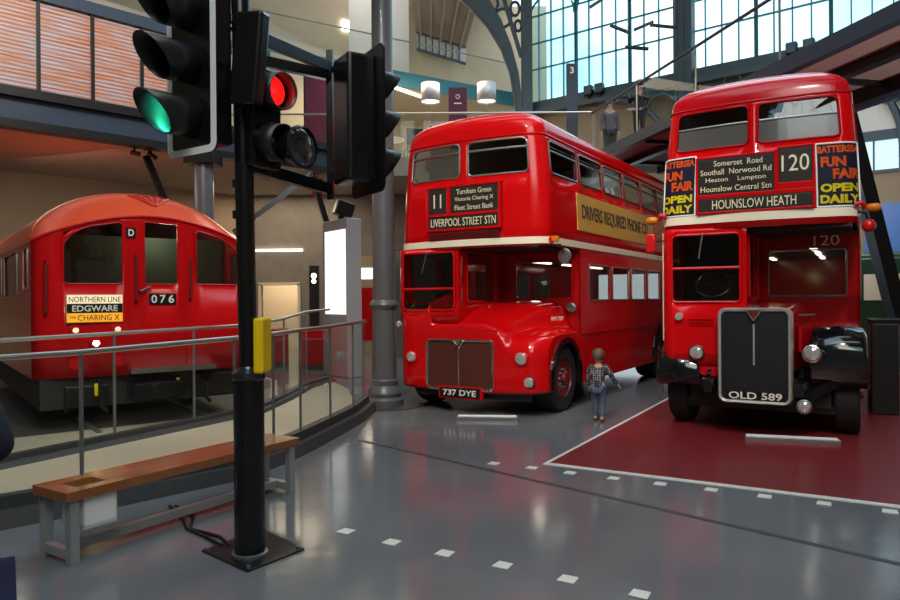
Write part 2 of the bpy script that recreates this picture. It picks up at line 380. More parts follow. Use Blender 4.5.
for y0, y1 in ((-2, 0), (5, 7), (10, 12.5), (16, 18)):
    ceil.box(FX0-.3, -4, y0, y1, 15, 15.3); ceil.box(9, FX1+.3, y0, y1, 15, 15.3)
ceil.prism([(FX0-.3, 18), (13.1, 18), (2.9, 26), (2.9, 34), (FX0-.3, 34)], lambda a, b, d: (a, b, d), 15, 15.3)
st(ceil.build('ceiling', M['wallcream'], smooth=0))
# first floor and second floor slabs, walls behind
poly_slab('floor_first', [(-14.9, 4.8), (-2.27, 17.43), (3.7, 17.43), (3.7, 30), (-14.9, 30)], 4.74, 5.2, M['tan'])
poly_slab('floor_second', [(-14.9, 15.0), (-2.07, 23), (2.5, 25.84), (2.5, 31), (-14.9, 31)], 8.75, 9.2, M['wallcream'])
poly_slab('wall_back_left', [(-15, 11.7), (-5.9, 20.8), (-6.1, 21), (-15, 12.1)], 0, 4.74, M['tandk'])
st(MB().box(-6.1, -5.55, 20.5, 20.8, 0, 4.74).box(-4.42, 3.9, 20.5, 20.8, 0, 4.74).box(-5.55, -4.42, 20.5, 20.8, 2.1, 4.74).build('wall_back', M['concrete'], smooth=0))
st(MB().box(-5.60, -5.52, 20.44, 20.5, 0, 2.14).box(-4.45, -4.37, 20.44, 20.5, 0, 2.14).box(-5.6, -4.37, 20.44, 20.5, 2.1, 2.18).build('trim_door', M['wallcream'], smooth=0))
st(MB().box(-7, -3, 23.6, 23.8, 0, 4.74).build('wall_room', M['wallcream'], smooth=0))
lamp('AREA', (-5.0, 22.2, 3.9), (-5, 22.6, 0), 160, WARM, 1)
poly_slab('wall_first_left', [(-14.9, 8.6), (-4.0, 21.2), (-4.3, 21.5), (-14.9, 9.1)], 5.2, 8.75, M['wallcream'])
st(MB().box(-4.3, 3.7, 28.5, 28.8, 5.2, 8.75).build('wall_first_back', M['wallcream'], smooth=0))
g0 = Vector((-2.07, 23)); gd = Vector((.8486, .529)); gn = Vector((-.529, .8486))
def gl(a, b): q = g0+gd*a+gn*b; return (q.x, q.y)
poly_slab('wall_gallery', [gl(-11, 2.2), gl(2.1, 2.2), gl(2.1, 2.6), gl(-11, 2.6)], 9.2, 15, M['wallwhite'])
poly_slab('wall_gallery_side', [gl(-11, 1.2), gl(-.75, 1.2), gl(-.75, 2.2), gl(-11, 2.2)], 9.2, 15, M['wallcream'])
st(MB().box(-2.5, 4.5, 32, 32.3, 5.2, 15).build('wall_gable', M['wallcream'], smooth=0))
# sloping dark roof lining beyond the gallery with its ribs and strip of small windows
rf = MB(); Q = [Vector((-1.45, 31.5, 13.6)), Vector((.75, 31.5, 12.9)), Vector((1.6, 28.5, 14.9)), Vector((-1.6, 28.5, 14.95))]
rf.quadpts(*Q); rf.quadpts(*[q+Vector((0, .1, .15)) for q in reversed(Q)])
for t in (.1, .3, .5, .7, .9): rf.bar(Q[0].lerp(Q[1], t), Q[3].lerp(Q[2], t), .1, .14)
st(rf.build('ceiling_lean_to', M['tandk'], smooth=0))
w = MB()
for k in range(7): x = -1.3+k*.3; z = 13.62-k*.093; w.box(x-.03, x+.03, 31.4, 31.5, z-.75, z)
w.bar((-1.4, 31.45, 13.65), (.8, 31.45, 12.96), .1, .1); w.bar((-1.4, 31.45, 12.88), (.8, 31.45, 12.2), .1, .1)
wf = st(w.build('window_9', M['iron'], smooth=0))
MB().quadpts((-1.4, 31.5, 12.9), (.8, 31.5, 12.2), (.8, 31.5, 12.95), (-1.4, 31.5, 13.65)).build('pane', M['wallwhite'], wf)

# mezzanine front on the left: beam, framed louvre panels, top rail
mo = Vector((-7.7, 12, 0)); md = Vector((.7071, .7071, 0)); mn = Vector((-.7071, .7071, 0))
def mz(a, b, z): q = mo+md*a+mn*b; return Vector((q.x, q.y, z))
def mbox(mb, a0, a1, b0, b1, z0, z1):
    m = Matrix.Translation(mo) @ Matrix.Rotation(PI/4, 4, 'Z'); return mb.box(a0, a1, b0, b1, z0, z1, m)
b = MB(); mbox(b, -5, 7.6, -.10, 0, 4.80, 5.20); b_ = st(b.build('trim_beam_web', M['navyiron'], smooth=0))
b = MB(); mbox(b, -5, 7.6, -.22, .1, 4.66, 4.80); mbox(b, -5, 7.6, -.22, .1, 5.20, 5.36); st(b.build('trim_beam_flange', M['black'], smooth=0))
for k in range(7):
    a0 = -2.1+k*.9
    p = MB(); mbox(p, a0+.03, a0+.87, 0, .04, 5.38, 6.98)
    o = p.build('louvre_panel', M['louvre'], smooth=0)
    order = ['farthest left', 'second from the left', 'third from the left', 'fourth from the left', 'fifth from the left', 'sixth from the left', 'last before the pole'][k]
    tag(o, f'copper and grey louvre panel above the train, {order} along the mezzanine', 'louvre panel', 'louvre panels along the mezzanine')
    f = MB(); mbox(f, a0-.03, a0+.03, -.05, .09, 5.36, 7.0); f.build('panel_post', M['black'], o, smooth=0)
b = MB(); mbox(b, -5, 5.2, -.08, .12, 7.0, 7.22); st(b.build('trim_top_rail', M['navyiron'], smooth=0))
# diagonal braces under the beam and the grey beam column behind the train
def strut(name, p, q, w_, m, label, cat='brace'):
    return tag(MB().bar(p, q, w_, w_*1.2).build(name, m, smooth=0), label, cat)
strut('roof_brace', (-6.15, 14.2, 4.62), (-5.75, 14.6, 3.3), .10, M['signal'], 'black diagonal brace over the top of the red train roof')
strut('roof_brace', (-3.2, 16.3, 4.6), (-4.9, 15.9, 3.2), .10, M['signal'], 'long black brace rising to the right just right of the signal pole')
strut('roof_brace', (-3.2, 16.3, 4.6), (-2.75, 16.5, 3.0), .10, M['signal'], 'short black brace dropping steeply left of the lit display slab')
c = empty('beam_column', 'grey steel column behind the right end of the red train', 'column', (-5.05, 14.4, 0))
MB().cyl((0, 0, 0), (0, 0, 4.55), .20, n=24).build('shaft', M['colgrey'], c)
MB().box(-.3, .3, -.3, .3, 4.45, 4.66).build('cap_plate', M['black'], c, smooth=0)
MB().lathe([(.32, 0), (.32, .06), (.22, .1)], (0, 0, 0), (0, 0, 1), 24).build('base_flange', M['colgrey'], c)

# ---- tall glazed wall (axes UG along it to the right)
go = Vector((2.86, 26, 0)); UG = Vector((.788, -.616, 0)); NG = Vector((-.616, -.788, 0))
GM = Matrix((UG, NG*-1, Vector((0, 0, 1)))).transposed().to_4x4(); GM.translation = go
def gp(a, b, z): return GM @ Vector((a, b, z))
for i in range(7):
    a0 = .1+i*2.0; a1 = a0+2.0
    f = MB()
    for k in range(5):
        big = .05 if k in (0, 4) else .016
        f.box(a0+k*.5-big, a0+k*.5+big, -.05, .05, 8.8, 15, GM)
    for z in (8.82, 10.05, 11.0, 12.0): f.box(a0, a1, -.04, .04, z-.022, z+.022, GM)
    f.tube([gp(a0+1+math.cos(t)*.95, -.03, 11.75+.95*math.sin(t)) for t in lin(0, PI, 16)], .04, 6)
    fr = st(f.build('window_%d' % (i+1), M['ironteal'], smooth=0))
    MB().quadpts(gp(a0, .0, 8.8), gp(a1, .0, 8.8), gp(a1, .0, 15), gp(a0, .0, 15)).build('pane', M['skyglass'], fr, smooth=0)
st(MB().box(0, 15.5, -.25, .3, 8.45, 8.80, GM).box(0, 15.5, -.45, -.2, 8.3, 8.45, GM).build('trim_sill', M['iron'], smooth=0))
st(MB().box(6.6, 15.5, -.04, 0, 0, 2.45, GM).build('trim_added_dark', M['dark'], smooth=0))  # added dark sheet that keeps the reflection in the left bus side dark
st(MB().box(0, 15.5, .0, .3, 0, 8.45, GM).build('wall_arcade', M['tandk'], smooth=0))
for a, lab in ((6.06, 'big dark iron pier splitting the tall blue glazing'), (12.1, 'dark iron pier at the far right of the tall glazing')):
    p = empty('iron_pier', lab, 'pier', gp(a, -.35, 0), math.atan2(UG.y, UG.x))
    MB().box(-.28, .28, -.2, .2, 0, 14.9).build('shaft', M['iron'], p, smooth=0, bevel=.03)
    rb = MB()
    for x in (-.2, 0, .2): rb.box(x-.04, x+.04, -.24, -.2, .3, 14.9)
    rb.build('flute', M['iron'], p, smooth=0)
    for sgn in ((1,) if a < 1 else (-1, 1) if a < 10 else (-1,)):
        pts = [(sgn*(.28+2.66*(1-math.cos(t))), 0, 5.6+2.75*math.sin(t)) for t in lin(0, PI/2, 14)]
        MB().tube(pts, .10, 8).build('arch_rib', M['iron'], p)
        rg = MB()
        for cx, cz, r in ((.75, 7.75, .42), (1.45, 8.15, .24), (.55, 7.0, .22)):
            rg.tube([(sgn*cx+r*math.cos(t), 0, cz+r*math.sin(t)) for t in lin(0, 2*PI, 24)[:-1]], .05, 6, True)
        rg.build('spandrel_ring', M['iron'], p)
# white panelling, clerestory strip and poster on the far right of the arcade wall
p = MB().box(10.4, 15.4, -.05, 0, 6.15, 8.3, GM)
for k in range(14): p.box(10.5+k*.36, 10.52+k*.36, -.06, -.05, 6.15, 8.3, GM)
st(p.build('trim_panelling', M['wallwhite'], smooth=0))
f = MB().box(10.4, 15.4, -.09, 0, 5.88, 6.15, GM).box(10.4, 15.4, -.09, 0, 5.0, 5.08, GM)
for k in range(9): f.box(10.5+k*.6, 10.54+k*.6, -.08, 0, 5.0, 5.9, GM)
fr = st(f.build('window_8', M['iron'], smooth=0))
MB().quadpts(gp(10.4, -.03, 5.05), gp(15.4, -.03, 5.05), gp(15.4, -.03, 5.9), gp(10.4, -.03, 5.9)).build('pane', mat('lit_clerestory', (.6, .8, .85), .2, emit=(.62, .88, 1), estr=.55), fr, smooth=0)
tag(MB().box(10.9, 14.5, -.12, -.02, 2.5, 4.15, GM).build('printed_panel', M['blue'], smooth=0), 'blue printed wall panel behind the right-hand bus', 'poster')
# neighbouring roof seen through the glazing
st(MB().prism([(-6, 8), (22, 8), (22, 12.5), (9, 12.0), (1.5, 9.6), (-6, 9.2)], lambda a, z, d: gp(a, d, z), 9, 16).build('trim_outside_roof', mat('slate_blue', (.22, .62, .80), .6, noise=.3, nscale=.8), smooth=0))

# ---- big cast-iron arch truss by the gallery
def fa(x, y, Y=25.4): return Vector(((x-450)*Y/700, Y, 1.67+(299-y)*Y/700))
t = empty('arch_truss', 'large dark iron roof arch with scroll rings beside the gallery', 'arch', fa(524, 299)-Vector((0, 0, 1.67)))
T0 = Vector(t.location)
def loc_(l): return [Vector(q)-T0 for q in l]
ib = [(430, -30), (452, -10), (472, 8), (490, 28), (503, 50), (512, 75), (516, 100), (518, 125)]
ob = [(455, -38), (474, -20), (490, 0), (503, 22), (513, 48), (520, 75), (523, 100), (524, 125)]
rib = MB(); rib.rings([[fa(*i)-T0+Vector((0, -.15, 0)), fa(*o)-T0+Vector((0, -.15, 0)), fa(*o)-T0+Vector((0, .15, 0)), fa(*i)-T0+Vector((0, .15, 0))] for i, o in zip(ib, ob)])
rib.build('arch_rib', M['iron'], t, smooth=0)
MB().tube(loc_([fa(x, y, 25.2) for x, y in ib]), .05, 6).build('rib_edge', M['colgrey'], t)
MB().box(-.02, .34, -.25, .25, 0, 14.9).build('post', M['iron'], t, smooth=0)
MB().bar(fa(503, -10)-T0, fa(523, 58)-T0, .12, .14).bar(fa(455, -40)-T0, fa(520, -8)-T0, .14, .14).build('brace', M['iron'], t, smooth=0)
for x, y, r in ((493, 5, 7), (505, 19, 8), (517, 10, 6), (520, 27, 4.5), (482, -4, 6)):
    r2 = r*25.4/700
    MB().tube([fa(x, y)-T0+Vector((r2*math.cos(q)*(.75 if x > 510 else 1), 0, r2*1.15*math.sin(q))) for q in lin(0, 2*PI, 20)[:-1]], .055, 6, True).build('scroll_ring', M['iron'], t)

# ---- balustrades (rail, glass panels, posts) along a path
def balustrade(name, label, pts, zb, zt, base=None, step=1.1, posts=True, thick=.012, railr=.024, group=None):
    P = [Vector((*p, 0)) for p in pts]; zt = zt if isinstance(zt, (list, tuple)) else [zt]*len(P); zb = zb if isinstance(zb, (list, tuple)) else [zb]*len(P)
    r = empty(name, label, 'balustrade', P[0])
    if group: r['group'] = group
    O = P[0]
    T = [p-O+Vector((0, 0, z)) for p, z in zip(P, zt)]
    MB().tube(T, railr, 10).build('handrail', M['alu'], r)
    for i in range(len(P)-1):
        d = (P[i+1]-P[i]); n = max(1, round(d.length/step)); dn = d.normalized(); q = Vector((-dn.y, dn.x, 0))*thick/2
        for k in range(n):
            a = P[i]-O+d*(k/n)+dn*.012; b_ = P[i]-O+d*((k+1)/n)-dn*.012
            f0, f1 = k/n, (k+1)/n
            z0a = zb[i]+(zb[i+1]-zb[i])*f0; z0b = zb[i]+(zb[i+1]-zb[i])*f1; z1a = zt[i]+(zt[i+1]-zt[i])*f0-.03; z1b = zt[i]+(zt[i+1]-zt[i])*f1-.03
            m = MB(); R = []
            for s_ in (-1, 1): R.append([a+q*s_+Vector((0, 0, z0a)), b_+q*s_+Vector((0, 0, z0b)), b_+q*s_+Vector((0, 0, z1b)), a+q*s_+Vector((0, 0, z1a))])
            m.rings(R).build('glass_panel', M['balglass'], r, smooth=0)
            if posts: MB().box(-.012, .012, -.012, .012, z0a-.04, z1a+.02, Matrix.Translation(a)).build('post', M['steel'], r, smooth=0)
    if base:
        w_, h_ = base; m = MB(); R = []
        for i, p in enumerate(P):
            d = (P[min(i+1, len(P)-1)]-P[max(i-1, 0)]).normalized(); q = Vector((d.y, -d.x, 0)); p = p-O
            R.append([p+q*w_*.5, p+q*w_*.38+Vector((0, 0, h_*.55)), p+q*.05+Vector((0, 0, h_*.55)), p+q*.05+Vector((0, 0, h_)), p-q*.05+Vector((0, 0, h_)), p-q*.05])
        m.rings(R).build('kerb', M['kerb'], r, smooth=0)
    return r
NEAR = [(-4.6, 3.9), (-3.44, 5.20), (-2.98, 5.62), (-2.05, 6.62), (-1.83, 7.2), (-1.68, 7.8), (-1.50, 8.7), (-1.34, 9.6), (-1.28, 10.55)]
balustrade('glass_balustrade', 'near curved glass balustrade with dark kerb directly behind the bench', NEAR, .22, [1.25, 1.25, 1.26, 1.31, 1.32, 1.33, 1.33, 1.34, 1.34], (.34, .22), 1.0)
FAR = [(-5.6, 5.4), (-4.6, 6.9), (-3.95, 8.2), (-3.40, 9.25), (-2.86, 10.3), (-2.76, 11.6), (-2.72, 13.2), (-2.45, 14.2)]
balustrade('glass_balustrade', 'far glass balustrade between the walkway and the red train', FAR, .12, [1.27, 1.28, 1.29, 1.3, 1.31, 1.36, 1.44, 1.47], (.3, .12), 1.3)
balustrade('glass_balustrade', 'level glass balustrade of the first floor café behind the bus', [(-9.0, 17.6), (-2.3, 17.6), (3.6, 17.6)], 5.2, 6.33, None, 1.4, False)
balustrade('glass_balustrade', 'highest glass balustrade along the second floor gallery', [gl(-7, .05), gl(0, .05), gl(5.3, .05)], 9.2, 10.3, None, 1.5, False)
poly_slab('trim_fascia', [gl(-11, -.06), gl(5.4, -.06), gl(5.4, 0), gl(-11, 0)], 8.72, 9.22, M['ironteal'])
# walkway between the balustrades
poly_slab('floor_walkway', [(-4.75, 4.0), (-3.55, 5.25), (-3.05, 5.72), (-2.15, 6.7), (-1.93, 7.25), (-1.78, 7.85), (-1.6, 8.7), (-1.44, 9.6), (-1.4, 10.5), (-1.9, 13.0), (-2.4, 14.2), (-2.68, 13.1), (-2.73, 11.6), (-2.83, 10.3), (-3.36, 9.22), (-3.90, 8.15), (-4.53, 6.85), (-5.5, 5.4)], 0, .012, M['walk'])
poly_slab('floor_train_bay', [(-7.6, 4.5), (-5.7, 5.4), (-4.7, 6.9), (-4.05, 8.2), (-3.48, 9.3), (-2.94, 10.35), (-2.86, 11.6), (-3.6, 14.5), (-6.5, 19.2), (-12, 14)], 0, .006, M['walk'])
poly_slab('floor_trackbed', [(-8.2, 6.6), (-5.35, 8.55), (-3.15, 10.28), (-2.97, 11.5), (-3.7, 14.4), (-6.5, 19.0), (-11.9, 13.9)], 0.004, .010, M['kerb'])

# ---- bridge over the right-hand bus
bo = Vector((3.8, 16.5, 0)); bd = Vector((.2095, -.978, 0)); bn = Vector((.978, .2095, 0))
BM = Matrix((bn, bd, Vector((0, 0, 1)))).transposed().to_4x4(); BM.translation = bo
def bp(n, d, z): return BM @ Vector((n, d, z))
br = empty('footbridge', 'dark steel footbridge with glass side passing above the right-hand bus', 'bridge', bo)
br.matrix_world = BM.copy()
L_ = 13.0
MB().box(0, 2.6, -2.0, L_, 5.02, 5.18).build('deck', M['soffit'], br, smooth=0)
MB().box(-.10, .06, -1.1, L_, 4.99, 5.22).build('edge_beam', M['navyiron'], br, smooth=0)
MB().box(2.5, 2.7, -1.1, L_, 4.99, 5.22).build('edge_beam', M['navyiron'], br, smooth=0)
MB().box(.62, .80, -1.0, L_, 4.88, 5.02).build('joist', M['black'], br, smooth=0)
MB().box(1.75, 1.93, -1.0, L_, 4.80, 5.02).build('joist', M['black'], br, smooth=0)
for k in range(6): MB().box(.06, 2.5, -.6+k*2.2, -.52+k*2.2, 4.94, 5.02).build('cross_beam', M['black'], br, smooth=0)
for k in range(6):
    a = -.9+k*2.3
    MB().box(-.02, .0, a+.02, a+2.28, 5.2, 6.2).build('glass_panel', M['balglass'], br, smooth=0)
    MB().box(-.035, -.02, a-.02, a+.02, 5.0, 6.25).build('glass_post', M['alu'], br, smooth=0)
MB().tube([(-.02, -1.0, 6.27), (-.02, L_, 6.27)], .03, 8).build('handrail', M['iron'], br)
MB().tube([(2.6, -1.0, 6.27), (2.6, L_, 6.27)], .03, 8).build('handrail', M['iron'], br)
# leaning steel strut on the far right
s = empty('raking_strut', 'dark leaning steel strut to the right of the right-hand bus', 'strut', (10.25, 15.6, 0))
MB().bar((0, 0, .05), (-1.62, 0, 6.6), .34, .3).build('shaft', M['black'], s, smooth=0)
MB().box(-.4, .4, -.3, .3, 0, .05).build('foot_plate', M['black'], s, smooth=0)

# ---- central column
c = empty('cast_iron_column', 'tall grey cast-iron column beside the left bus', 'column', (-1.04, 11.03, 0))
MB().lathe([(.20, .28), (.178, 1.5), (.165, 6), (.155, 14.9)], (0, 0, 0), (0, 0, 1), 32).build('shaft', M['colgrey'], c)
MB().lathe([(.30, .0), (.30, .1), (.25, .14), (.27, .2), (.25, .26), (.20, .32), (.215, .36), (.215, .4), (.19, .43)], (0, 0, 0), (0, 0, 1), 32).build('base_moulding', M['colgrey'], c)
MB().lathe([(.175, 1.50), (.215, 1.54), (.23, 1.58), (.215, 1.62), (.175, 1.66)], (0, 0, 0), (0, 0, 1), 32).build('ring_moulding', M['colgrey'], c)
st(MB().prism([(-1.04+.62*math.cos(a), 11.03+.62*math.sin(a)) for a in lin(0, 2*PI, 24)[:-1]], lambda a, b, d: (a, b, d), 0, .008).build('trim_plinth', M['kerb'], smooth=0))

# ------------------------------------------------------------------ buses
def bus_shell(root, W, L, zb, zs, ztop, sf, cv, corner, rake, tumble, red, roofm, fwins, swins, zw, splits, glassm, bars, frame_m):
    """upper deck: wall shell with window holes, roof dome.  s = signed distance along the plan from the front centre"""
    def plan(s):
        a = abs(s); sg = 1 if s >= 0 else -1
        if a <= sf: return (s, cv*(a/sf)**2)
        if a <= sf+corner:
            t = (a-sf)/corner; p0 = Vector((sf, cv)); slope = 2*cv/sf; vs = cv+corner*.72; p3 = Vector((W, vs)); k = (W-sf)*.6
            p1 = p0+Vector((k, k*slope)); p2 = p3-Vector((0, (vs-cv)*.55))
            q = p0*(1-t)**3+p1*3*t*(1-t)**2+p2*3*t*t*(1-t)+p3*t**3
            return (sg*q.x, q.y)
        vs = cv+corner*.72; v = vs+(a-sf-corner)
        return (sg*W, v)
    vs0 = cv+corner*.72; S0 = sf+corner-vs0       # s = v + S0 on the sides
    def P(s, z, off=0):
        def base(s, z):
            u, v = plan(s); k = max(0, (z-zb)/(zs-zb)); u *= 1-tumble*k*k; v += rake*k*max(0, 1-v/1.2); return Vector((u, v, z))
        if not off: return base(s, z)
        p = base(s, z); e = 1e-3
        n = (base(s+e, z)-p).cross(base(s, z+e)-p).normalized()
        return p+n*off
    smax = S0+L
    sh = MB(); wins = []
    for (a0, a1) in fwins: wins.append((a0, a1, zw[0], zw[1]))
    for (v0, v1) in swins: wins.append((v0+S0, v1+S0, zw[2], zw[3])); wins.append((-(v1+S0), -(v0+S0), zw[2], zw[3]))
    brk = [w_[0] for w_ in wins]+[w_[1] for w_ in wins]+lin(-sf, sf, 10)+lin(sf, sf+corner, 7)+lin(-sf-corner, -sf, 7)+[smax, -smax]+lin(S0+1, smax, 6)+[-q for q in lin(S0+1, smax, 6)]
    A = sub2(*brk); B = sub2(zb, zs, *zw, *lin(zb, zs, 6))
    sh.grid(P, A, B, lambda a, b_: any(w_[0] < a < w_[1] and w_[2] < b_ < w_[3] for w_ in wins))
    sh.quadpts(P(smax, zb), P(smax, zs), P(-smax, zs), P(-smax, zb))
    for w_ in wins:
        window(sh, P, *w_, .07, root, glassm, frame_m, 'window', .013, bars(w_))
    sh.build('upper_body', red, root, smooth=40, weld=True, solid=.03)
    rm = MB(); R = []; vc = L/2
    ss = sub2(*A); ring0 = [P(s, zs) for s in ss]
    for k in range(13):
        t = k/12; ph = t*PI/2; ku = 1-(1-math.cos(ph))*.97; 
        hz = (ztop-zs)*math.sin(ph)**.85
        R.append([Vector((p.x*(1-(1-math.cos(ph))**1.15*.985), (p.y if p.y > .9*L else p.y+(1-p.y/(L*.9))*(1-math.cos(ph))**1.3*.8), zs+hz)) for p in ring0])
    rm.rings(R, close=False, caps=False)
    rm.build('roof', roofm, root, smooth=60)
    # gutter bead where the roof meets the body
    MB().tube([P(s, zs, .004) for s in ss], .012, 6).build('gutter', roofm, root)
    return P, S0, smax
def headlight(root, name, x, y, z, r, ringm, aim=-1):
    h = MB().lathe([(r*.6, .10), (r*.95, .03), (r*1.15, 0), (r*1.15, -.02), (r*.98, -.03)], (x, y, z), (0, 1, 0), 24).build(name, ringm, root)
    MB().lathe([(r*.98, .028), (r*.8, .05), (r*.4, .062), (.001, .066)], (x, y, z), (0, -1, 0), 24).build('lens', M['lens'], h)
    return h
def seats(root, z, v0, n, W, pitch=.72):
    m0 = MB()
    for k in range(n):
        for sx in (-1, 1):
            v = v0+k*pitch; x0, x1 = (sx*.28, sx*(W-.1)) if sx > 0 else (-(W-.1), -.28)
            o = MB().box(x0, x1, v, v+.42, z+.36, z+.48).box(x0, x1, v+.38, v+.46, z+.48, z+.95).build('passenger_seat', M['seat'], root, smooth=0, bevel=.03)

# ---------- left bus: full-front bonnet, grille with red mesh
rm = empty('double_decker_bus', 'left red double-decker bus with number plate 737 DYE and route 11 blind', 'bus', (.196, 10.182, 0), -.5518, 'double-decker buses on display'); rm.scale = (1.03, 1, 1)
W, L = 1.21, 8.3
P, S0, smax = bus_shell(rm, W, L, 2.40, 3.98, 4.45, .95, .10, .36, .05, .075, M['red'], M['red'],
    [(-.985, -.075), (.075, .985)], [(.38, 1.44), (1.54, 2.55), (2.65, 3.66), (3.76, 4.77), (4.87, 5.88), (5.98, 6.98), (7.08, 7.9)], (3.44, 3.93, 3.44, 3.90), None, M['busglass'],
    lambda w_: (('h', 3.80, .016),) if abs(w_[0]+w_[1]) < 2.1 and w_[1]-w_[0] < .95 and abs(w_[0]) < 1.2 else (('h', 3.76, .012),), M['alu'])
# cream band
cb = MB(); ss = lin(-smax, smax, 90)
cb.rings([[P(s, 2.44, .006), P(s, 2.52, .012), P(s, 2.44, .012), P(s, 2.44, .006)] for s in ss], True, True)
cb = MB().rings([[P(s, 2.43, .002), P(s, 2.43, .014), P(s, 2.525, .014), P(s, 2.525, .002)] for s in sub2(*lin(-S0-1, S0+1, 40), smax, -smax)])
cb.build('cream_band', M['cream'], rm)
MB().box(-1.1, 1.1, .12, 8.25, 2.38, 2.42).build('upper_deck_floor', M['dark'], rm, smooth=0)
# destination blinds
fr = MB()
for a0, a1, b0, b1 in ((-.57, -.26, 2.92, 3.30), (-.20, .57, 2.92, 3.30), (-.57, .57, 2.70, 2.88)):
    d = MB().box(a0, a1, -.012, .1, b0, b1).build('destination_blind', M['blind'], rm, smooth=0, bevel=.01)
    if a0 == -.57 and b0 > 2.8: text('lettering', '11', M['letter'], d, (-.415, -.014, 3.11), .13, .20, bold=.0)
    elif b0 > 2.8:
        for k, s in enumerate(('Turnham Green', 'Victoria Charing X', 'Fleet Street Bank')): text('lettering', s, M['letter'], d, (.185, -.014, 3.225-k*.115), .62 if k else .56, .075)
    else: text('lettering', 'LIVERPOOL STREET STN', M['letter'], d, (0, -.014, 2.79), 1.06, .115)
tr = MB()
for a0, a1, b0, b1 in ((-.61, .61, 3.30, 3.33), (-.61, .61, 2.665, 2.70), (-.61, -.57, 2.7, 3.3), (.57, .61, 2.7, 3.3), (-.26, -.20, 2.9, 3.3), (-.57, .57, 2.88, 2.92)): tr.box(a0, a1, -.022, .1, b0, b1)
tr.build('blind_surround', M['red'], rm, smooth=0, bevel=.006)
v = MB().box(-.57, .57, -.008, .08, 2.54, 2.64)
for k in range(5): v.box(-.56, .56, -.018, .0, 2.549+k*.019, 2.557+k*.019)
v.build('vent_grille', M['hub'], rm, smooth=0)
# advertisement on the near side
ad = MB().quadpts(*[P(s+S0, z, .010) for s, z in ((1.33, 2.70), (5.5, 2.70), (5.5, 3.27), (1.33, 3.27))])
ad = MB().rings([[P(s+S0, 2.70, .0), P(s+S0, 2.70, .012), P(s+S0, 3.27, .012), P(s+S0, 3.27, .0)] for s in lin(1.33, 5.5, 8)]).build('advert_panel', M['adv'], rm, smooth=0)
text('lettering', 'DRIVERS REQUIRED PHONE CO', M['advtxt'], ad, (1.2, 3.30, 2.985), 3.55, .26, right=(0, 1, 0), up=(-.03, 0, 1), bold=.012, ext=.012)
# lower saloon with windows
lo = MB()
def PL(s, z, off=0): return Vector(((W+off), s, z))
def PR(s, z, off=0): return Vector((-(W+off), s, z))
lw = [(1.80, 2.78), (2.92, 3.85), (3.99, 4.9), (5.04, 5.95)]
zc = sub2(.36, .9, 1.12, 1.63, 2.19, 2.42)
aw = (6.05, .52, .60)
def arch(a, b_): return (a-aw[0])**2+(b_-aw[1])**2 < aw[2]**2
for PF in (PL, PR):
    A = sub2(1.42, *[q for w_ in lw for q in w_], *lin(1.42, 8.3, 40)); B = sub2(*zc, *lin(.36, 1.12, 10))
    lo.grid(PF, A, B, lambda a, b_: any(w_[0] < a < w_[1] and 1.63 < b_ < 2.19 for w_ in lw) or arch(a, b_))
def PRr(a, b_, off=0): return Vector((a, 8.3+off, b_))
lo.grid(PRr, sub2(-W, -.9, 1.08, W), sub2(.36, 1.3, 2.25, 2.42), lambda a, b_: -.9 < a < 1.08 and 1.3 < b_ < 2.25)
window(lo, PRr, -.9, 1.08, 1.3, 2.25, .05, rm, M['clear'], M['alu'], 'rear_window', .013)
for PF in (PL, PR):
    for w_ in lw: window(lo, PF, *w_, 1.63, 2.19, .05, rm, M['clear'], M['alu'], 'window', .013)
lo.build('lower_body', M['red'], rm, smooth=0, weld=True, solid=.03)
# bulkhead at the front of the saloon, with its window
bw = MB()
def PB(a, b_, off=0): return Vector((a, 1.42-off, b_))
bw.grid(PB, sub2(-.1, .15, 1.08, W), sub2(1.0, 1.66, 2.24, 2.42), lambda a, b_: .15 < a < 1.08 and 1.66 < b_ < 2.24)
bw.grid(PB, sub2(-W, -.1), sub2(.36, 2.42), None); bw.grid(PB, sub2(-.1, W), sub2(.36, 1.0), None)
window(bw, PB, .15, 1.08, 1.66, 2.24, .06, rm, M['clear'], M['red'], 'bulkhead_window', .012)
bw.build('bulkhead', M['red_old'], rm, smooth=0, weld=True)
# cab
cabm = MB()
def PC(s, z, off=0):
    t = Vector((0, -off, 0))
    if s < -1.0:      # rounded outer corner then side
        q = -1.0-s
        if q < .32: a = q/.32*PI/2; return Vector((-1.0-(.21+off)*math.sin(a), .035+.21-(.21+off)*math.cos(a), z))
        return Vector((-1.21-off, .245+(q-.32), z))
    if s > -.10:
        q = s+.10; return Vector((-.10+off, .035+q, z))
    return Vector((s, .035-off, z))
A = sub2(-2.5, -2.3, -1.55, *lin(-1.32, -1.0, 6), -1.07, -.17, -.10, .15, 1.05, 1.385); B = sub2(1.30, 1.50, 1.62, 2.36, 2.42)
hole = lambda a, b_: (-1.07 < a < -.17 and 1.50 < b_ < 2.36) or (-2.3 < a < -1.55 and 1.62 < b_ < 2.36) or (.15 < a < 1.05 and 1.62 < b_ < 2.36)
cabm.grid(PC, A, B, hole)
window(cabm, PC, -1.07, -.17, 1.50, 2.36, .07, rm, M['clear'], M['red'], 'windscreen', .016, (('h', 1.82, .02),))
window(cabm, PC, -2.3, -1.55, 1.62, 2.36, .05, rm, M['clear'], M['red'], 'cab_window', .012)
window(cabm, PC, .15, 1.05, 1.62, 2.36, .05, rm, M['clear'], M['red'], 'cab_window', .012)
cabm.build('cab', M['red'], rm, smooth=40, weld=True, solid=.02)
sw = MB().tube([(-.68+.21*math.cos(t), .55+.08*math.sin(t), 1.62+.19*math.sin(t)) for t in lin(0, 2*PI, 24)[:-1]], .014, 6, True)
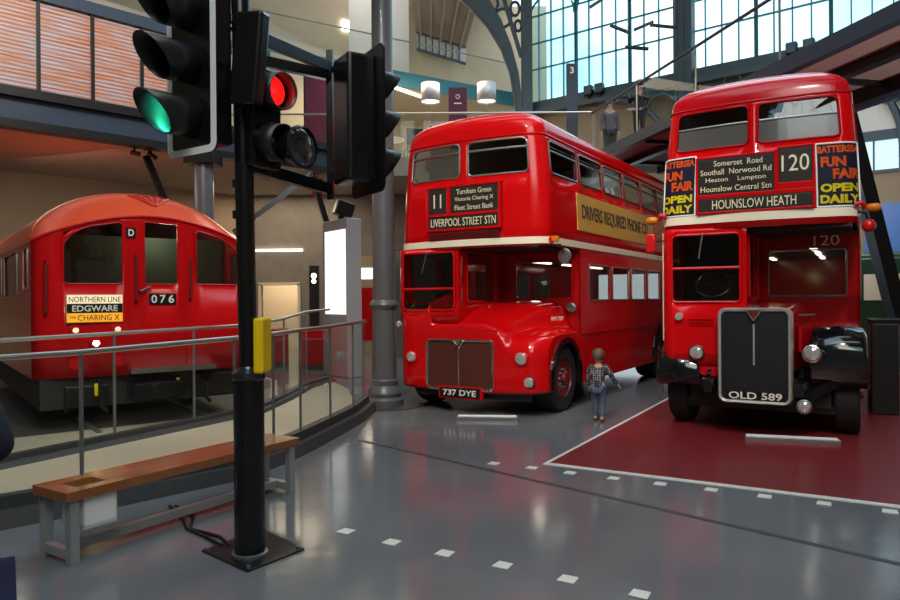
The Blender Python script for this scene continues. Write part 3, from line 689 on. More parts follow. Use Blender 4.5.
sw.bar((-.88, .55, 1.62), (-.48, .55, 1.62), .02).bar((-.68, .56, 1.6), (-.68, .75, 1.2), .03).build('steering_wheel', M['black'], rm)
MB().box(-.95, -.4, 1.0, 1.4, 1.3, 1.42).box(-.95, -.4, 1.3, 1.4, 1.42, 2.0).build('driver_seat', M['seat'], rm, smooth=0, bevel=.03)
MB().bar((-.63, .02, 2.36), (-.72, .02, 2.06), .012).build('windscreen_wiper', M['alu'], rm)
MB().box(-1.17, -.13, 1.37, 1.39, 1.30, 2.40).box(-1.175, -1.165, .3, 1.37, 1.3, 1.6).box(-.14, -.13, .2, 1.37, 1.3, 1.6).box(-1.16, -.14, .1, .5, 1.34, 1.46).build('cab_lining', M['dark'], rm, smooth=0)
# bonnet and wings: one pressed front
def sg_(x): return 1/(1+math.exp(max(-40, min(40, -x))))
def front_h(u, v):
    t = min(1, max(0, v/1.4)); ub = .56+.46*t
    bon = sg_((u+.60)/.018)*sg_((ub-u)/.022); left = sg_((-.60-u)/.018); wingm = (1-bon)*(1-left)
    hb = 1.27+.38*math.sin(t*PI/2)**.9-.10*max(0, (u+.05)/max(.3, ub))**4-.04*max(0, (-.05-u)/.55)**4
    hw = 1.06+.15*math.sin(min(1, v/.75)*PI/2)-.07*max(0, (u-.95)/.26)**2
    return hb*bon+1.40*left+hw*wingm, .12*bon+.03*left+.30*wingm
fm = MB(); US = sub2(*lin(-1.21, -.66, 6), *lin(-.66, -.54, 6), *lin(-.54, .46, 8), *lin(.46, 1.12, 34), *lin(1.12, 1.21, 5)); R = []
for u in US:
    a = abs(u); edge = max(0, (a-.92)/.29); vo = .24*edge**2.4; lip = .30+.05*(a/1.2)**2
    H0, rad = front_h(u, vo+.15); H0 = front_h(u, vo+rad)[0]
    pr = [(vo+.015, lip)]+[(vo, lip+.05+(H0-rad-lip-.05)*k/6) for k in range(7)]
    pr += [(vo+rad*(1-math.cos(t)), H0-rad+rad*math.sin(t)) for t in lin(0, PI/2, 6)[1:]]
    v1 = vo+rad; pr += [(v1+(1.40-v1)*k/12, front_h(u, v1+(1.40-v1)*k/12)[0]) for k in range(1, 13)]
    R.append([Vector((u, p, q)) for p, q in pr])
fm.rings(R, close=False, caps=False)
fm.build('bonnet', M['red'], rm, smooth=45, solid=.015)
MB().tube([(u, .015+.24*max(0, (abs(u)-.92)/.29)**2.4, 1.20+.06*(1-abs(u+.05)/.6)) for u in lin(-.60, .53, 14)], .018, 6).build('bonnet_lip', M['red'], rm)
MB().tube([(.545+.45*t, .06+1.3*t, front_h(.545+.45*t, .06+1.3*t)[0]-.02) for t in lin(0, 1, 14)], .012, 6).build('bonnet_seam', M['maroon'], rm)
# wing side with wheel arch on the near side, and offside cab side
AC = (.86, .50, .58)
def wing_side(x, ztop, name):
    poly = [(.24, .36), (.24, .75), (.30, .92), (.42, ztop-.01), (1.42, ztop), (1.42, .36)]
    top = [(a, b_) for a, b_ in poly]
    arc = [(AC[0]+AC[2]*math.cos(t), AC[1]+AC[2]*math.sin(t)) for t in lin(R_(-12), R_(192), 18)]
    pts = [(1.42, .36)]+[p for p in arc]+[(.24, .36), (.24, .75), (.29, .90), (.40, ztop-.02), (.55, ztop), (1.42, ztop)]
    MB().prism(pts, lambda a, b_, d: (d, a, b_), x, x-.02*(1 if x > 0 else -1)).build(name, M['red'], rm, smooth=0)
wing_side(1.205, 1.13, 'wing_side'); wing_side(-1.205, 1.40, 'cab_side')
for sx in (1, -1):
    MB().rings([[Vector((sx*(1.225), AC[0]+r*math.cos(t), AC[1]+r*math.sin(t))) for r in (AC[2]-.07, AC[2]+.012)]+[Vector((sx*1.16, AC[0]+r*math.cos(t), AC[1]+r*math.sin(t))) for r in (AC[2]+.012, AC[2]-.07)] for t in lin(R_(-14), R_(194), 22)]).build('wheel_arch_lip', M['gloss'], rm)
    MB().rings([[Vector((sx*x, AC[0]+(AC[2]-.02)*math.cos(t), AC[1]+(AC[2]-.02)*math.sin(t))) for x in (.82, 1.19)] for t in lin(R_(-14), R_(194), 22)], close=False, caps=False).build('wheel_arch_liner', M['dark'], rm)
    MB().rings([[Vector((sx*(W+.012), aw[0]+r*math.cos(t), aw[1]+r*math.sin(t))) for r in (aw[2]-.06, aw[2]+.012)]+[Vector((sx*(W-.05), aw[0]+r*math.cos(t), aw[1]+r*math.sin(t))) for r in (aw[2]+.012, aw[2]-.06)] for t in lin(R_(-14), R_(194), 22)]).build('wheel_arch_lip', M['gloss'], rm)
    wheel(rm, sx*1.03, AC[0], .49, .28, sx, M['hub']); wheel(rm, sx*.98, aw[0], .49, .42, sx, M['hub'])
# bonnet side panel between bonnet and bulkhead
MB().bar((.62, 1.40, 1.13), (W-.02, 1.40, 1.13), .03).build('scuttle', M['red'], rm, smooth=0)
# grille
g = MB()
gr = [(a, b_) for a, b_, *_ in rrect(-.61, .47, .35, 1.06, .07)]
MB().prism(gr, lambda a, b_, d: (a, d, b_), -.012, .04).build('grille', M['grille'], rm, smooth=0)
gv = MB()
for k in range(34): x = -.59+k*1.04/33; gv.box(x-.004, x+.004, -.018, -.01, .37, 1.04)
gv.build('grille_bars', M['grille'], rm, smooth=0)
sur = MB().tube([(a, -.018, b_) for a, b_ in gr], .022, 8, True)
sur.tube([(-.07, -.03, .36), (-.07, -.03, .95)], .016, 8).tube([(-.07, -.03, .93), (-.10, -.03, 1.0), (-.16, -.03, 1.06)], .014, 6).tube([(-.07, -.03, .93), (-.04, -.03, 1.0), (.02, -.03, 1.06)], .014, 6)
sur.build('grille_surround', M['chrome'], rm)
MB().prism([(-.11, 1.06), (-.03, 1.06), (-.07, .97)], lambda a, b_, d: (a, d, b_), -.05, -.02).build('radiator_badge', M['alu'], rm, smooth=0)
headlight(rm, 'headlight', -.89, .0, .79, .080, M['red']); headlight(rm, 'headlight', .90, -.005, .83, .088, M['red']); headlight(rm, 'fog_lamp', 1.0, .03, .50, .075, M['black'])
pl_ = MB().box(-.37, .28, -.06, -.03, .235, .37).build('number_plate', M['black'], rm, smooth=0, bevel=.004)
text('lettering', '737 DYE', M['lwhite'], pl_, (-.045, -.062, .302), .54, .085, bold=.02)
MB().box(-.40, .31, -.045, .02, .21, .39).build('plate_surround', M['red'], rm, smooth=0, bevel=.006)
# lower edge valance, chassis, step lamps
MB().box(-.9, .9, .35, 8.0, .30, .62).build('chassis', M['dark'], rm, smooth=0)
MB().box(-1.15, 1.15, 1.45, 8.2, .58, .66).build('saloon_floor', M['dark'], rm, smooth=0)
MB().cyl((-.9, .86, .49), (.9, .86, .49), .06).build('front_axle', M['dark'], rm)
MB().box(-.85, 1.0, .08, .12, .22, .34).build('valance', M['black'], rm, smooth=0)
bt = MB()
for sx in (1, -1): bt.box(sx*W-.012, sx*W+.012, 1.45, 8.25, 1.10, 1.125)
bt.build('waist_bead', M['maroon'], rm, smooth=0)
i_ = MB().box(1.23, 1.34, .24, .29, 2.45, 2.53).build('indicator_lamp', M['amber'], rm, smooth=0, bevel=.015)
MB().bar((1.18, .28, 2.49), (1.26, .27, 2.49), .04).box(1.225, 1.245, .23, .30, 2.43, 2.54).build('bracket', M['red'], i_, smooth=0)
m_ = MB().lathe([(.001, -.03), (.10, -.02), (.11, 0), (.10, .02), (.001, .03)], (1.33, .5, 2.26), (.3, 1, 0), 20).build('wing_mirror', M['steel'], rm)
MB().tube([(1.2, .35, 2.42), (1.3, .42, 2.42), (1.33, .48, 2.3)], .012, 6).build('mirror_arm', M['black'], m_)
m_ = MB().box(-1.42, -1.30, .1, .14, 2.22, 2.46).build('wing_mirror', M['black'], rm, bevel=.02)
MB().tube([(-1.2, .25, 2.46), (-1.36, .16, 2.44)], .012, 6).build('mirror_arm', M['black'], m_)
MB().lathe([(.001, -.05), (.04, -.04), (.05, 0)], (-1.15, .05, 1.28), (0, 1, 0), 16).build('side_lamp', M['lens'], rm)
bd_ = MB().lathe([(.075, 0), (.075, .02), (.05, .03), (.05, .015), (.001, .015)], (1.08, 1.39, 1.52), (0, -1, 0), 24).build('filler_cap', M['steel'], rm)
text('lettering', 'RM 737', M['letter'], rm, (1.02, .98, 1.36), .26, .06, right=(.30, .9, 0))
seats(rm, .66, 2.2, 7, W); 
for o in list(rm.children):
    if o.name.startswith('passenger_seat'): pass
seats(rm, 2.42, 1.6, 6, 1.15)

# ---------- right bus: tall radiator, black wings
rt = empty('double_decker_bus', 'right red double-decker bus with number plate OLD 589 and route 120 to Hounslow Heath', 'bus', (3.638, 8.384, .004), -.530, 'double-decker buses on display')
W, L = 1.10, 7.9
P, S0, smax = bus_shell(rt, W, L, 2.50, 4.02, 4.42, .88, .07, .30, .06, .075, M['red'], M['maroon'],
    [(-.935, -.055), (.055, .935)], [(.40, 1.3), (1.5, 2.5), (2.65, 3.65), (3.8, 4.8), (4.95, 5.95), (6.1, 7.3)], (3.50, 3.975, 3.50, 3.95), None, M['busglass'],
    lambda w_: () if w_[1]-w_[0] < .95 else (('h', 3.775, .014),), M['red_old'])
cb = MB().rings([[P(s, 2.575, .002), P(s, 2.575, .014), P(s, 2.68, .014), P(s, 2.68, .002)] for s in sub2(*lin(-S0-1, S0+1, 40), smax, -smax)]); cb.build('cream_band', M['cream'], rt)
MB().box(-1.03, 1.03, .12, 7.85, 2.46, 2.50).build('upper_deck_floor', M['dark'], rt, smooth=0)
for a0, a1, b0, b1 in ((-.63, .235, 2.92, 3.36), (.28, .635, 3.0, 3.40), (-.63, .635, 2.71, 2.87)):
    d = MB().box(a0, a1, -.010, .1, b0, b1).build('destination_blind', M['blind'], rt, smooth=0, bevel=.01)
    if a0 == .28: text('lettering', '120', M['letter'], d, (.457, -.013, 3.22), .29, .19)
    elif b0 > 2.8:
        for k, s in enumerate(('Somerset  Road', 'Southall  Norwood Rd', 'Heston    Lampton', 'Hounslow Central Stn')): text('lettering', s, M['letter'], d, (-.198+(.03 if k == 0 else 0), -.013, 3.295-k*.103), (.55, .80, .68, .80)[k], .068)
    else: text('lettering', 'HOUNSLOW HEATH', M['letter'], d, (.0, -.013, 2.79), .93, .11)
tr = MB()
for a0, a1, b0, b1 in ((-.655, -.63, 2.69, 3.38), (.635, .66, 2.69, 3.42), (.235, .28, 2.9, 3.4), (-.65, .65, 2.87, 2.92), (-.65, .65, 2.685, 2.71), (-.65, .28, 3.36, 3.385), (.26, .66, 3.40, 3.425), (.28, .635, 2.92, 3.0)): tr.box(a0, a1, -.018, .1, b0, b1)
tr.build('blind_surround', M['red'], rt, smooth=0, bevel=.005)
def text_on(name, body, m, parent, s, z, w, h):
    o = text(name, body, m, parent, (0, 0, 0), w, h, bold=.05, ext=.001)
    for v in o.data.vertices: v.co = P(s+v.co.x, z+v.co.z, .015)
    return o
for sx in (-1, 1):
    s0, s1 = (.68, 1.13); ssr = lin(s0, s1, 8)
    po = MB().rings([[P(sx*s, 2.69, .0), P(sx*s, 2.69, .012), P(sx*s, 3.42, .012), P(sx*s, 3.42, .0)] for s in ssr]).build('poster', M['navy'], rt)
    bd2 = MB()
    for z in (2.69, 3.42): bd2.tube([P(sx*s, z, .014) for s in ssr], .010, 6)
    for s in (s0, s1): bd2.tube([P(sx*s, z, .014) for z in lin(2.69, 3.42, 4)], .010, 6)
    bd2.build('poster_border', M['white'], po)
    xc = sx*.905
    for body, c_, dz, ww, hh, dx in (('BATTERSEA', 'orange', .30, .42, .085, 0), ('FUN', 'orange', .155, .24, .12, -.06), ('FAIR', 'orange', .015, .26, .12, .07), ('OPEN', 'yellow', -.145, .38, .10, 0), ('DAILY', 'yellow', -.275, .39, .10, 0)):
        text_on('lettering', body, M[c_], po, xc+dx, 3.05+dz, ww, hh)
for a0, a1 in ((-.925, -.065), (.065, .925)):
    MB().rings([[P(s, 3.515, -.012), P(s, 3.515, -.020), P(s, 3.765, -.020), P(s, 3.765, -.012)] for s in lin(a0, a1, 8)]).build('lower_sash', M['sash'], rt, smooth=0)
    MB().tube([P(s, 3.775, -.006) for s in lin(a0, a1, 8)], .012, 6).build('sash_rail', M['alu'], rt)
# lower saloon
lo = MB(); lw = [(1.8, 2.75), (2.9, 3.85), (4.0, 4.9)]; aw = (5.7, .52, .60)
for PF in (PL, PR):
    A = sub2(1.42, *[q for w_ in lw for q in w_], *lin(1.42, 7.9, 36)); B = sub2(.36, .9, 1.2, 1.63, 2.25, 2.52, *lin(.36, 1.2, 10))
    lo.grid(PF, A, B, lambda a, b_: any(w_[0] < a < w_[1] and 1.63 < b_ < 2.25 for w_ in lw) or arch(a, b_))
lo.quadpts((-W, 7.9, .36), (W, 7.9, .36), (W, 7.9, 2.52), (-W, 7.9, 2.52))
for PF in (PL, PR):
    for w_ in lw: window(lo, PF, *w_, 1.63, 2.25, .05, rt, M['clear'], M['alu'], 'window', .012)
lo.build('lower_body', M['red'], rt, smooth=0, weld=True, solid=.03)
bw = MB()
bw.grid(PB, sub2(-.1, .02, .95, W), sub2(.8, 1.66, 2.30, 2.52), lambda a, b_: .02 < a < .95 and 1.66 < b_ < 2.30)
bw.grid(PB, sub2(-W, -.1), sub2(.36, 2.52), None); bw.grid(PB, sub2(-.1, W), sub2(.36, .8), None)
window(bw, PB, .02, .95, 1.66, 2.28, .05, rt, M['clear'], M['alu'], 'bulkhead_window', .012)
bw.build('bulkhead', M['red_old'], rt, smooth=0, weld=True)
text('lettering', '120', M['letter'], rt, (.72, 1.405, 2.40), .30, .14)
MB().box(.0, .95, 1.435, 1.45, 1.66, 1.68).build('window_rail', M['alu'], rt, smooth=0)
# cab with slanted lower edge
cabm = MB()
def PC(s, z, off=0):
    if s < -.92:
        q = -.92-s
        if q < .28: a = q/.28*PI/2; return Vector((-.92-(.18+off)*math.sin(a), .02+.18-(.18+off)*math.cos(a), z))
        return Vector((-1.10-off, .20+(q-.28), z))
    if s > -.08: return Vector((-.08+off, .02+(s+.08), z))
    return Vector((s, .02-off, z))
A = sub2(-2.4, -2.2, -1.35, *lin(-1.2, -.92, 6), -.96, -.84, -.15, -.08, .10, 1.0, 1.32); B = sub2(.80, 1.0, 1.3, 1.60, 1.65, 2.44, 2.52)
hole = lambda a, b_: (-.96 < a < -.15 and 1.60 < b_ < 2.44) or (-2.2 < a < -1.35 and 1.65 < b_ < 2.44) or (.10 < a < 1.0 and 1.65 < b_ < 2.44)
cabm.grid(PC, A, B, hole)
low = [(-.08, .80), (-.08, .70), (-.30, .68), (-.55, .69), (-.75, .73), (-.92, .80)]
cabm.prism(low, lambda a, b_, d: (a, d, b_), .02, .05)
window(cabm, PC, -.96, -.15, 1.60, 2.44, .06, rt, M['clear'], M['red'], 'windscreen', .016, (('h', 2.02, .020),))
window(cabm, PC, -2.2, -1.35, 1.65, 2.44, .05, rt, M['clear'], M['red'], 'cab_window', .012)
window(cabm, PC, .10, 1.0, 1.65, 2.44, .05, rt, M['clear'], M['red'], 'cab_window', .012)
cabm.build('cab', M['red'], rt, smooth=40, weld=True, solid=.02)
sw = MB().tube([(-.55+.21*math.cos(t), .5+.09*math.sin(t), 1.82+.16*math.sin(t)) for t in lin(0, 2*PI, 24)[:-1]], .014, 6, True)
sw.bar((-.75, .5, 1.82), (-.35, .5, 1.82), .02).bar((-.55, .5, 1.82), (-.55, .7, 1.3), .03).build('steering_wheel', M['black'], rt)
MB().box(-.85, -.3, 1.0, 1.38, 1.35, 1.47).box(-.85, -.3, 1.28, 1.38, 1.47, 2.0).build('driver_seat', M['seat'], rt, smooth=0, bevel=.03)
MB().box(-1.07, -.11, 1.37, 1.39, 1.30, 2.48).box(-1.07, -1.06, .3, 1.37, 1.3, 1.63).box(-.12, -.11, .2, 1.37, 1.3, 1.63).box(-1.05, -.12, .1, .5, 1.4, 1.55).build('cab_lining', M['dark'], rt, smooth=0)
MB().bar((-.58, .0, 2.46), (-.63, .0, 2.14), .014).build('windscreen_wiper', M['alu'], rt)
# bonnet behind the radiator
bn_ = MB(); R = []
for k in range(9):
    t = k/8; v = -.06+1.46*t; hw = .40+.10*t; zt = 1.50+.09*t; z0 = .78
    sec = [(-hw*.98, z0), (-hw, 1.15)]+[(-hw+.16*(1-math.cos(a)), zt-.17+.17*math.sin(a)) for a in lin(0, PI/2, 5)]+[(hw-.16*(1-math.cos(a)), zt-.17+.17*math.sin(a)) for a in reversed(lin(0, PI/2, 5))]+[(hw, 1.15), (hw*.98, z0)]
    R.append([Vector((.02+a, v, b_)) for a, b_ in sec])
bn_.rings(R).build('bonnet', M['red_old'], rt, smooth=40)
lv = MB()
for k in range(7): lv.box(.46, .50, .25+k*.14, .33+k*.14, 1.0, 1.3)
lv.build('bonnet_louvres', M['red_old'], rt, smooth=0)
MB().bar((.48, .18, 1.44), (.62, .5, 1.44), .02).bar((.40, .0, 1.46), (.40, .3, 1.47), .02).build('bonnet_handle', M['alu'], rt, smooth=0)
# radiator
gr = [(a, b_) for a, b_, *_ in rrect(-.345, .385, .44, 1.49, .06)]; gro = [(a, b_) for a, b_, *_ in rrect(-.385, .425, .40, 1.53, .09)]
MB().prism(gr, lambda a, b_, d: (a, d, b_), -.16, .02).build('grille', M['grilleblk'], rt, smooth=0)
gv = MB()
for k in range(30): x = -.33+k*.70/29; gv.box(x-.004, x+.004, -.168, -.158, .46, 1.47)
gv.build('grille_bars', M['black'], rt, smooth=0)
rr = MB(); n = len(gr); R = [[Vector((a, -.14, b_)) for a, b_ in gr], [Vector((a, -.185, b_)) for a, b_ in gr], [Vector(((a*.35+c_*.65), -.195, (b_*.35+e_*.65))) for (a, b_), (c_, e_) in zip(gr, gro)], [Vector((a, -.17, b_)) for a, b_ in gro], [Vector((a, .02, b_)) for a, b_ in gro]]
rr.rings(R, True, False); rr.tube([(.02, -.185, 1.34), (.02, -.185, .86)], .012, 8); rr.build('radiator_shell', M['silver'], rt)
bg_ = MB().prism([(-.07, 1.515), (.11, 1.515), (.085, 1.46), (.02, 1.37), (-.045, 1.46)], lambda a, b_, d: (a, d, b_), -.20, -.17).build('radiator_badge', M['alu'], rt, smooth=0)
MB().prism([(-.045, 1.50), (.085, 1.50), (.065, 1.46), (.02, 1.40), (-.025, 1.46)], lambda a, b_, d: (a, d, b_), -.205, -.20).build('badge_enamel', M['hub'], bg_, smooth=0)
MB().cyl((.02, -.08, 1.52), (.02, -.08, 1.56), .06).build('filler_cap', M['chrome'], rt)
pl_ = MB().box(-.30, .36, -.19, -.168, .445, .55).build('number_plate', M['black'], rt, smooth=0)
text('lettering', 'OLD 589', M['lwhite'], pl_, (.03, -.193, .497), .58, .085, bold=.02)
headlight(rt, 'headlight', -.66, -.01, .97, .085, M['black']); headlight(rt, 'headlight', .62, -.02, 1.0, .09, M['chrome']); headlight(rt, 'fog_lamp', .54, -.12, .40, .072, M['steel'])
MB().bar((.62, .05, .98), (.45, .2, .9), .035).bar((.54, -.05, .40), (.45, .1, .5), .03).build('lamp_bracket', M['black'], rt, smooth=0)
MB().lathe([(.001, -.05), (.045, -.04), (.055, 0)], (-.87, .0, 1.42), (0, 1, 0), 16).build('side_lamp', M['lens'], rt)
lv = MB()
for k in range(3): lv.box(-.76, -.46, .005, .02, 1.31+k*.035, 1.322+k*.035)
lv.build('cab_louvres', M['red_old'], rt, smooth=0)
# wings
def wing(x0, x1, ax, prof, name):
    R = []
    for x, dz in ((x0, -.05), (x0+.03, 0), ((x0+x1)/2, .02), (x1-.05, 0), (x1-.01, -.05), (x1, -.14)):
        R.append([Vector((x, a, b_+dz*min(1, max(0, (b_-.6)*4)))) for a, b_ in prof])
    MB().rings(R, close=False, caps=False).build(name, M['gloss'], rt, smooth=50, solid=.02)
wing(.58, 1.17, 0, [(.20, .60), (.13, .70), (.10, .85), (.10, 1.02), (.14, 1.14), (.25, 1.24), (.45, 1.29), (.9, 1.27), (1.40, 1.16)], 'front_wing')
wing(-1.16, -.62, 0, [(.06, .55), (-.01, .60), (-.02, .74), (.02, .86), (.12, .97), (.3, 1.06), (.55, 1.11), (.9, 1.08), (1.40, .95)], 'front_wing')
AC = (.78, .50, .55)
for sx in (1, -1):
    wheel(rt, sx*.96, AC[0], .50, .27, sx, M['hub']); wheel(rt, sx*.88, aw[0], .49, .40, sx, M['hub'])
MB().box(-.8, .8, .3, 7.6, .34, .66).build('chassis', M['dark'], rt, smooth=0)
MB().box(-1.05, 1.05, 1.45, 7.8, .58, .66).build('saloon_floor', M['dark'], rt, smooth=0)
MB().cyl((-.85, .78, .50), (.85, .78, .50), .07).build('front_axle', M['dark'], rt)
for sx in (-.50, .50):
    du = MB()
    du.bar((sx, -.16, .58), (sx, .6, .60), .09, .14); du.cyl((sx-.07, -.10, .62), (sx+.07, -.10, .62), .06, n=10); du.bar((sx*1.02, -.05, .70), (sx*1.02, .1, .80), .05)
    du.build('dumb_iron', M['gloss'], rt, smooth=0)
MB().bar((.50, .0, .46), (.92, .25, .70), .07, .10).build('wing_stay', M['signal'], rt, smooth=0)
MB().bar((-.50, .0, .52), (-.90, .25, .74), .06, .10).build('wing_stay', M['black'], rt, smooth=0)
MB().box(-.95, .95, .35, .42, .26, .36).build('cross_member', M['black'], rt, smooth=0)
for sx in (-1, 1):
    i_ = MB().lathe([(.03, 0), (.045, .02), (.05, .10), (.03, .14), (.001, .145)], (sx*1.17, .16, 2.66), (sx, 0, 0), 14).build('indicator_lamp', M['amber'], rt)
    MB().tube([(sx*1.05, .12, 2.70), (sx*1.12, .12, 2.72), (sx*1.15, .16, 2.66)], .03, 8).build('bracket', M['red'], i_)
m_ = MB().sph((1.19, .2, 2.46), .075).build('wing_mirror', M['redlens'], rt)
MB().tube([(1.08, .15, 2.62), (1.16, .18, 2.60), (1.19, .2, 2.5)], .012, 6).build('mirror_arm', M['black'], m_)
m_ = MB().box(-1.30, -1.18, .05, .10, 2.24, 2.48).build('wing_mirror', M['redlens'], rt, bevel=.02)
MB().tube([(-1.08, .2, 2.4), (-1.2, .1, 2.38)], .012, 6).build('mirror_arm', M['black'], m_)
MB().box(-.93, -.80, .2, .205, 1.2, 1.25).build('door_handle', M['alu'], rt)
MB().tube([(-1.105, .22, z) for z in (1.1, 1.6, 2.1, 2.5)], .02, 8).build('cream_beading', M['cream'], rt)
for b_, zz, cols in ((rm, 2.34, (1, .9, .72)), (rt, 2.42, (.92, 1, .45))):
    for k in range(4):
        for x in (-.45, .45): MB().box(x-.04, x+.04, 1.9+k*1.5, 2.7+k*1.5, zz, zz+.03).build('saloon_lamp', M['strip'], b_, smooth=0)
    l = lamp('POINT', (0, 0, 0), (0, 0, 1), 3.5, cols, .1, name='saloon_light'); l.parent = b_; l.location = (0, 2.6, 2.2); l.rotation_euler = (0, 0, 0)
seats(rt, .66, 2.2, 6, W); seats(rt, 2.5, 1.6, 6, 1.04)
# floor display label plinths in front of the buses
def plinth(x, y, rz, w_, label):
    q = empty('floor_label', label, 'label plinth', (x, y, 0), rz)
    MB().box(-w_/2, w_/2, -.06, .06, 0, .05).build('base', M['steel'], q, smooth=0, bevel=.006)
    MB().quadpts((-w_/2+.02, -.055, .052), (w_/2-.02, -.055, .052), (w_/2-.02, .05, .060), (-w_/2+.02, .05, .060)).build('label_face', M['white'], q, smooth=0)
plinth(.50, 9.62, -.1, .84, 'low pale label plinth on the floor before the left bus grille')
plinth(3.90, 8.02, -.30, 1.0, 'low dark label plinth on the red floor before the right bus')

# ------------------------------------------------------------------ underground train
tn = empty('tube_train', 'red underground train front marked 076 with an EDGWARE destination board', 'train', (-4.075, 9.606, .02), .66); tn.scale = (1.08, 1.02, 1.0)
WT = 1.32
def tface(u, t, off=0):
    rim = 2.80-.36*(u/1.3)**2; z = t if t < 2.2 else 2.2+(t-2.2)*(rim-2.2)/.6
    v = .09*(u/1.3)**2+max(0, abs(u)-1.12)**2*2.6
    return Vector((u, v-off, z))
tm = MB(); ws = [(-1.00, -.355, 1.88, 2.73, (.05, .30, .05, .05)), (-.10, .31, 1.88, 2.73, (.03,)*4), (.55, 1.13, 1.88, 2.70, (.30, .05, .05, .05))]
def rrect4(a0, a1, b0, b1, r, n=5):
    P_ = []
    for (cx, cy, t, q) in ((a1-r[0], b1-r[0], 0, r[0]), (a0+r[1], b1-r[1], 90, r[1]), (a0+r[2], b0+r[2], 180, r[2]), (a1-r[3], b0+r[3], 270, r[3])):
        for k in range(n+1):
            th = R_(t+90*k/n); P_.append((cx+q*math.cos(th), cy+q*math.sin(th), cx, cy, th, q))
    return P_
def window4(shell, P, a0, a1, b0, b1, r, parent, gm, fm, bead=.012, off=.015):
    rr = rrect4(a0, a1, b0, b1, r); ring = [(q[0], q[1]) for q in rr]
    outer = [(q[2]+math.cos(q[4])*q[5]/max(abs(math.cos(q[4])), abs(math.sin(q[4]))), q[3]+math.sin(q[4])*q[5]/max(abs(math.cos(q[4])), abs(math.sin(q[4])))) for q in rr]
    n = len(ring); i = len(shell.v)
    shell.v += [tuple(P(a, b)) for a, b in outer]+[tuple(P(a, b)) for a, b in ring]
    for k in range(n): shell.f.append((i+k, i+(k+1) % n, i+n+(k+1) % n, i+n+k))
    fr = MB().tube([P(a, b, .004) for a, b in ring], bead, 6, True).build('window_frame', fm, parent)
    pm = MB(); pm.v = [tuple(P((a0+a1)/2, (b0+b1)/2, -off))]+[tuple(P(a, b, -off)) for a, b in ring]
    for k in range(n): pm.f.append((0, 1+k, 1+(k+1) % n))
    pm.build('pane', gm, fr, smooth=60)
A = sub2(*lin(-WT, WT, 24), *[q for w_ in ws for q in w_[:2]]); B = sub2(.66, 1.2, 1.88, 2.2, 2.4, 2.6, 2.70, 2.73, 2.8)
tm.grid(tface, A, B, lambda a, b_: any(w_[0] < a < w_[1] and w_[2] < b_ < w_[3] for w_ in ws))
for w_ in ws: window4(tm, tface, *w_, tn, M['busglass'], M['maroon'], .008)
tm.build('cab_front', M['trainred'], tn, smooth=45, weld=True, solid=.03)
LT = 6.2
sd = MB()
zedge = tface(WT, 2.8).z; vedge = tface(WT, 1).y
sw_ = [(.42, .86, 1.80, 2.36), (1.5, 3.1, 1.72, 2.36), (3.5, 4.6, 1.72, 2.36)]
for sx in (-1, 1):
    PS = (lambda v, z, off=0: Vector((sx*(WT+off), v, z)))
    sd.grid(PS, sub2(vedge, *[q for w_ in sw_ for q in w_[:2]], LT), sub2(.66, 1.72, 1.80, 2.36, zedge), lambda a, b_: any(w_[0] < a < w_[1] and w_[2] < b_ < w_[3] for w_ in sw_))
    for w_ in sw_: window(sd, PS, *w_, .06, tn, M['busglass'], M['alu'], 'window', .010)
sd.quadpts((-WT, LT, .66), (WT, LT, .66), (WT, LT, zedge), (-WT, LT, zedge))
sd.build('body_side', M['trainred'], tn, smooth=0, weld=True, solid=.03)
rf = MB(); R = []; US = lin(-WT, WT, 28)
def roofz(u): return zedge+.80*max(0, 1-abs(u/WT)**2.2)**.60
for f in lin(0, 1, 9): R.append([Vector((u, tface(u, 2.8).y+(.95*f)*(1 if abs(u) < 1.2 else .6), tface(u, 2.8).z*(1-math.sin(f*PI/2))+roofz(u)*math.sin(f*PI/2))) for u in US])
R.append([Vector((u, LT, roofz(u))) for u in US])
rf.rings(R, False, False); rf.quadpts(*[Vector((u, LT, roofz(u))) for u in US]); rf.build('roof', M['trainroof'], tn, smooth=60)
MB().tube([tface(u, 2.8, .008)+Vector((0, 0, 0)) for u in US], .018, 6).build('roof_gutter', M['trainred'], tn)
def roofp(u, f, lift=.012): 
    q = tface(u, 2.8); return Vector((u, q.y+.95*f-lift*.6, q.z*(1-math.sin(f*PI/2))+roofz(u)*math.sin(f*PI/2)+lift))
vp_ = MB()
vp_.rings([[roofp(.10+dx*(.1+.9*t), .28+.34*t, .004+.008*(abs(dx) < .2)) for dx in lin(-.26, .26, 8)] for t in lin(0, 1, 6)], False, False)
vp_ = vp_.build('roof_ventilator', M['maroon'], tn, solid=.01)
for dx in (-.26, -.13, 0, .13, .26):
    MB().tube([roofp(.10+dx*(.1+.9*t), .28+.34*t, .014) for t in lin(0, 1, 6)], .011, 6).build('ventilator_rib', M['trainroof'], vp_)
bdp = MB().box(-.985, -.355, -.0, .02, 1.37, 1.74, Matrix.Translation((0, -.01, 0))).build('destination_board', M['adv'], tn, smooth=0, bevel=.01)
MB().box(-.975, -.365, -.016, -.010, 1.62, 1.73).build('board_strip', mat('board_cream_glow', (.72, .62, .40), .4, emit=(1, .82, .55), estr=.55), bdp, smooth=0)  # emission added in place of the spotlight's glow on the board
MB().box(-.975, -.365, -.016, -.010, 1.50, 1.615).build('board_strip', M['black'], bdp, smooth=0)
MB().box(-.975, -.365, -.016, -.010, 1.38, 1.495).build('board_strip', mat('board_amber_glow', (.85, .38, .02), .4, emit=(1, .42, .03), estr=.5), bdp, smooth=0)  # amber strip is no lamp; its glow is added too
text('lettering', 'NORTHERN LINE', M['blind'], bdp, (-.67, -.018, 1.675), .57, .07)
